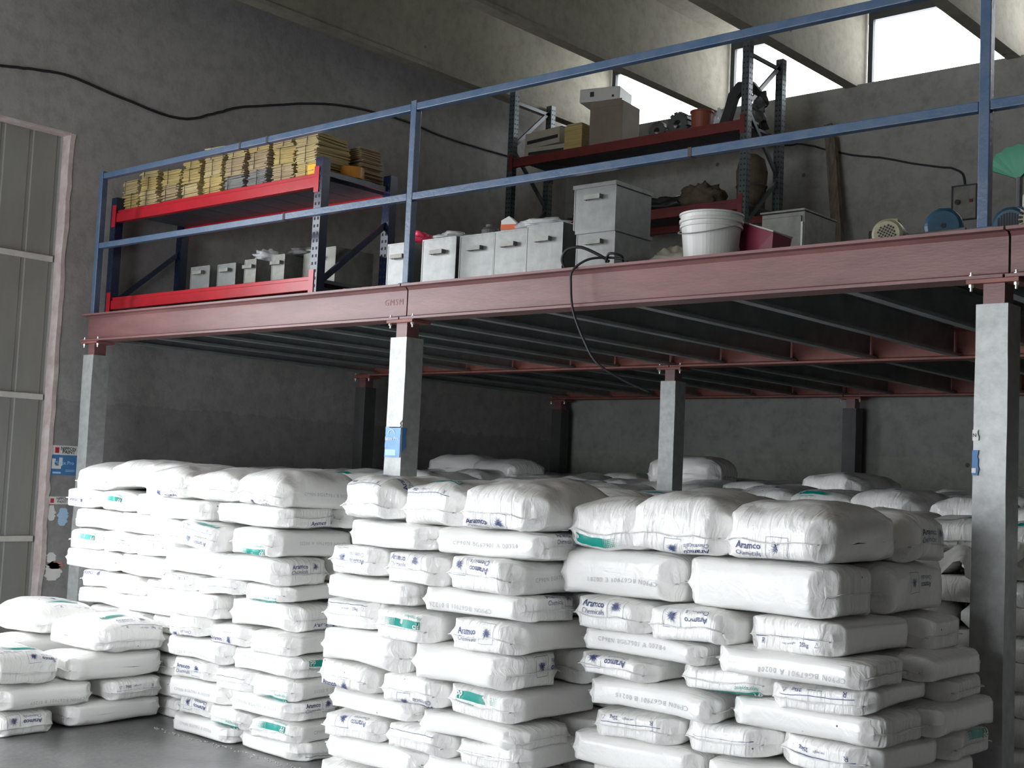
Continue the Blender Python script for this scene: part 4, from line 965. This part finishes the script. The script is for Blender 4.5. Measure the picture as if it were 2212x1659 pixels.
def wtext(t, s_, y, z, w_, mm, bold=0, x=.0022, nm='lettering'):
    v, f = text2d(s_, bold); b = B(); b.add([(x, y+p*w_, z+q*w_) for p, q in v], f); b.build(nm, mm, t)
t = poster(5.285, 5.545, 1.43, 1.66, [('sheet', (0, .26, 0, .16), 'poster'), ('header', (0, .26, .161, .235), 'posterw')], 'blue and white paint poster on the wall beside the left column')
b = B(); b.box(.001, .002, .04, .075, .175, .22); b.build('red_square', 'redink', t)
wtext(t, 'NIPPON', .09, .200, .13, 'black', .02); wtext(t, 'PAINT', .105, .172, .11, 'black', .02)
wtext(t, 'Matex Pro', .04, .085, .17, 'posterl', .01); b = B()
b.box(.001, .002, .02, .05, .05, .13); b.box(.001, .002, .05, .10, .05, .075); b.box(.001, .002, .08, .11, .075, .14); b.build('white_picture', 'posterw', t)
b = B(); b.box(.001, .002, .03, .10, .012, .026); b.box(.001, .002, .14, .22, .04, .044); b.box(.001, .002, .14, .22, .03, .034); b.build('small_print', 'posterl', t)
t = poster(5.285, 5.5, 1.05, 1.32, [('header', (0, .2, .15, .21), 'posterw'), ('torn_remnant', (-.0, .09, .02, .14), 'posterw'), ('torn_remnant', (.09, .2, -.02, .12), 'posterl')], 'second, torn paint poster below the blue one')
b = B(); b.box(.001, .002, .03, .06, .16, .195); b.build('red_square', 'redink', t); wtext(t, 'NIPPON', .08, .185, .10, 'black', .01); wtext(t, 'PAINT', .09, .16, .08, 'black', .01)
t = poster(5.285, 5.5, .6, .85, [('torn_remnant', (.0, .18, .0, .14), 'posterw'), ('torn_remnant', (.03, .2, .09, .15), 'pinkpaper'), ('torn_remnant', (.02, .12, .14, .22), 'posterw')], 'lowest torn poster remnant with red and white scraps')
# posters wrapped on the columns
def colposter(cx, faces_, label):
    t = thing('column_poster', (cx, 5.33-.002, 0), label, 'poster')
    return t
def ragged(b, x0, x1, z0, z1, y, sd_, amp=.012, n_=14, mi=0, left=True, right=True):
    rr3 = random.Random(sd_); pl = [(x0+(rr3.uniform(-amp, amp) if left else 0), z0+(z1-z0)*k/n_) for k in range(n_+1)]; pr = [(x1+(rr3.uniform(-amp, amp) if right else 0), z0+(z1-z0)*k/n_) for k in range(n_+1)]
    v = []; f = []
    for (a, c), (e, g) in zip(pl, pr): v += [(a, y, c), (e, y, g), (a, y+.0008, c), (e, y+.0008, g)]
    for k in range(n_): f += [(4*k, 4*k+1, 4*k+5, 4*k+4), (4*k+2, 4*k+6, 4*k+7, 4*k+3)]
    b.add(v, f, mi)
t = colposter(-5.57, None, 'torn blue poster around the column behind the middle pile')
b = B(); ragged(b, -.066, .064, 1.655, 1.835, -.006, 3, .002); b.build('sheet', 'posterm', t)
b = B(); ragged(b, -.060, .03, 1.665, 1.70, -.0075, 4, .002); b.build('pale_caption', 'posterl', t)
b = B(); ragged(b, -.03, .066, 1.83, 1.875, -.006, 7, .012, 6); b.build('torn_white_edge', 'posterw', t)
b = B(); b.add([(.0735, .0, 1.68), (.0735, .02, 1.70), (.0735, .035, 1.72), (.0735, .028, 1.78), (.0735, .04, 1.83), (.0735, .0, 1.83)], [(0, 1, 2, 3, 4, 5)]); b.build('side_strip', 'poster', t)
v, f = text2d('latex Pro', .01); b = B(); b.add([(-.062+p*.115, -.009, 1.755+q*.115) for p, q in v], f); b.build('lettering', 'posterw', t)
b = B(); b.add([(-.012+.03*math.cos(a)*k_, -.009, 1.79+.03*math.sin(a)*k_) for a in [pi*j/12 for j in range(13)] for k_ in (1, .86)], [(2*j, 2*j+1, 2*j+3, 2*j+2) for j in range(12)]); b.build('emblem_arc', 'posterw', t)
t = colposter(-2.007, None, 'torn scrap of blue poster on the far right column')
b = B(); ragged(b, -.07, -.045, 1.655, 1.76, -.006, 11, .006, 8, left=False); b.build('sheet', 'poster', t)
b = B(); b.box(-.07, -.052, -.009, -.0082, 1.665, 1.685); b.build('white_square', 'posterw', t)
b = B(); ragged(b, -.07, -.045, 1.80, 1.845, -.006, 12, .004, 5, left=False); b.build('header_scrap', 'posterw', t)
v, f = text2d('N', .02); b = B(); b.add([(-.067+p*.014, -.009, 1.815+q*.014) for p, q in v], f); b.build('lettering', 'black', t)
# spilled granules along the foot of the left pile
rr = random.Random(5); b = B()
for k in range(110):
    x = rr.uniform(-6.6, -5.2); y = 4.5-abs(rr.gauss(0, .025)); q = .0028
    b.box(x-q, x+q, y-q, y+q, .0005, .0045, 0)
o = b.build('spilled_granules', 'whitep'); tag(o, 'white plastic granules spilled along the foot of the left pile', 'granules'); o['kind'] = 'stuff'
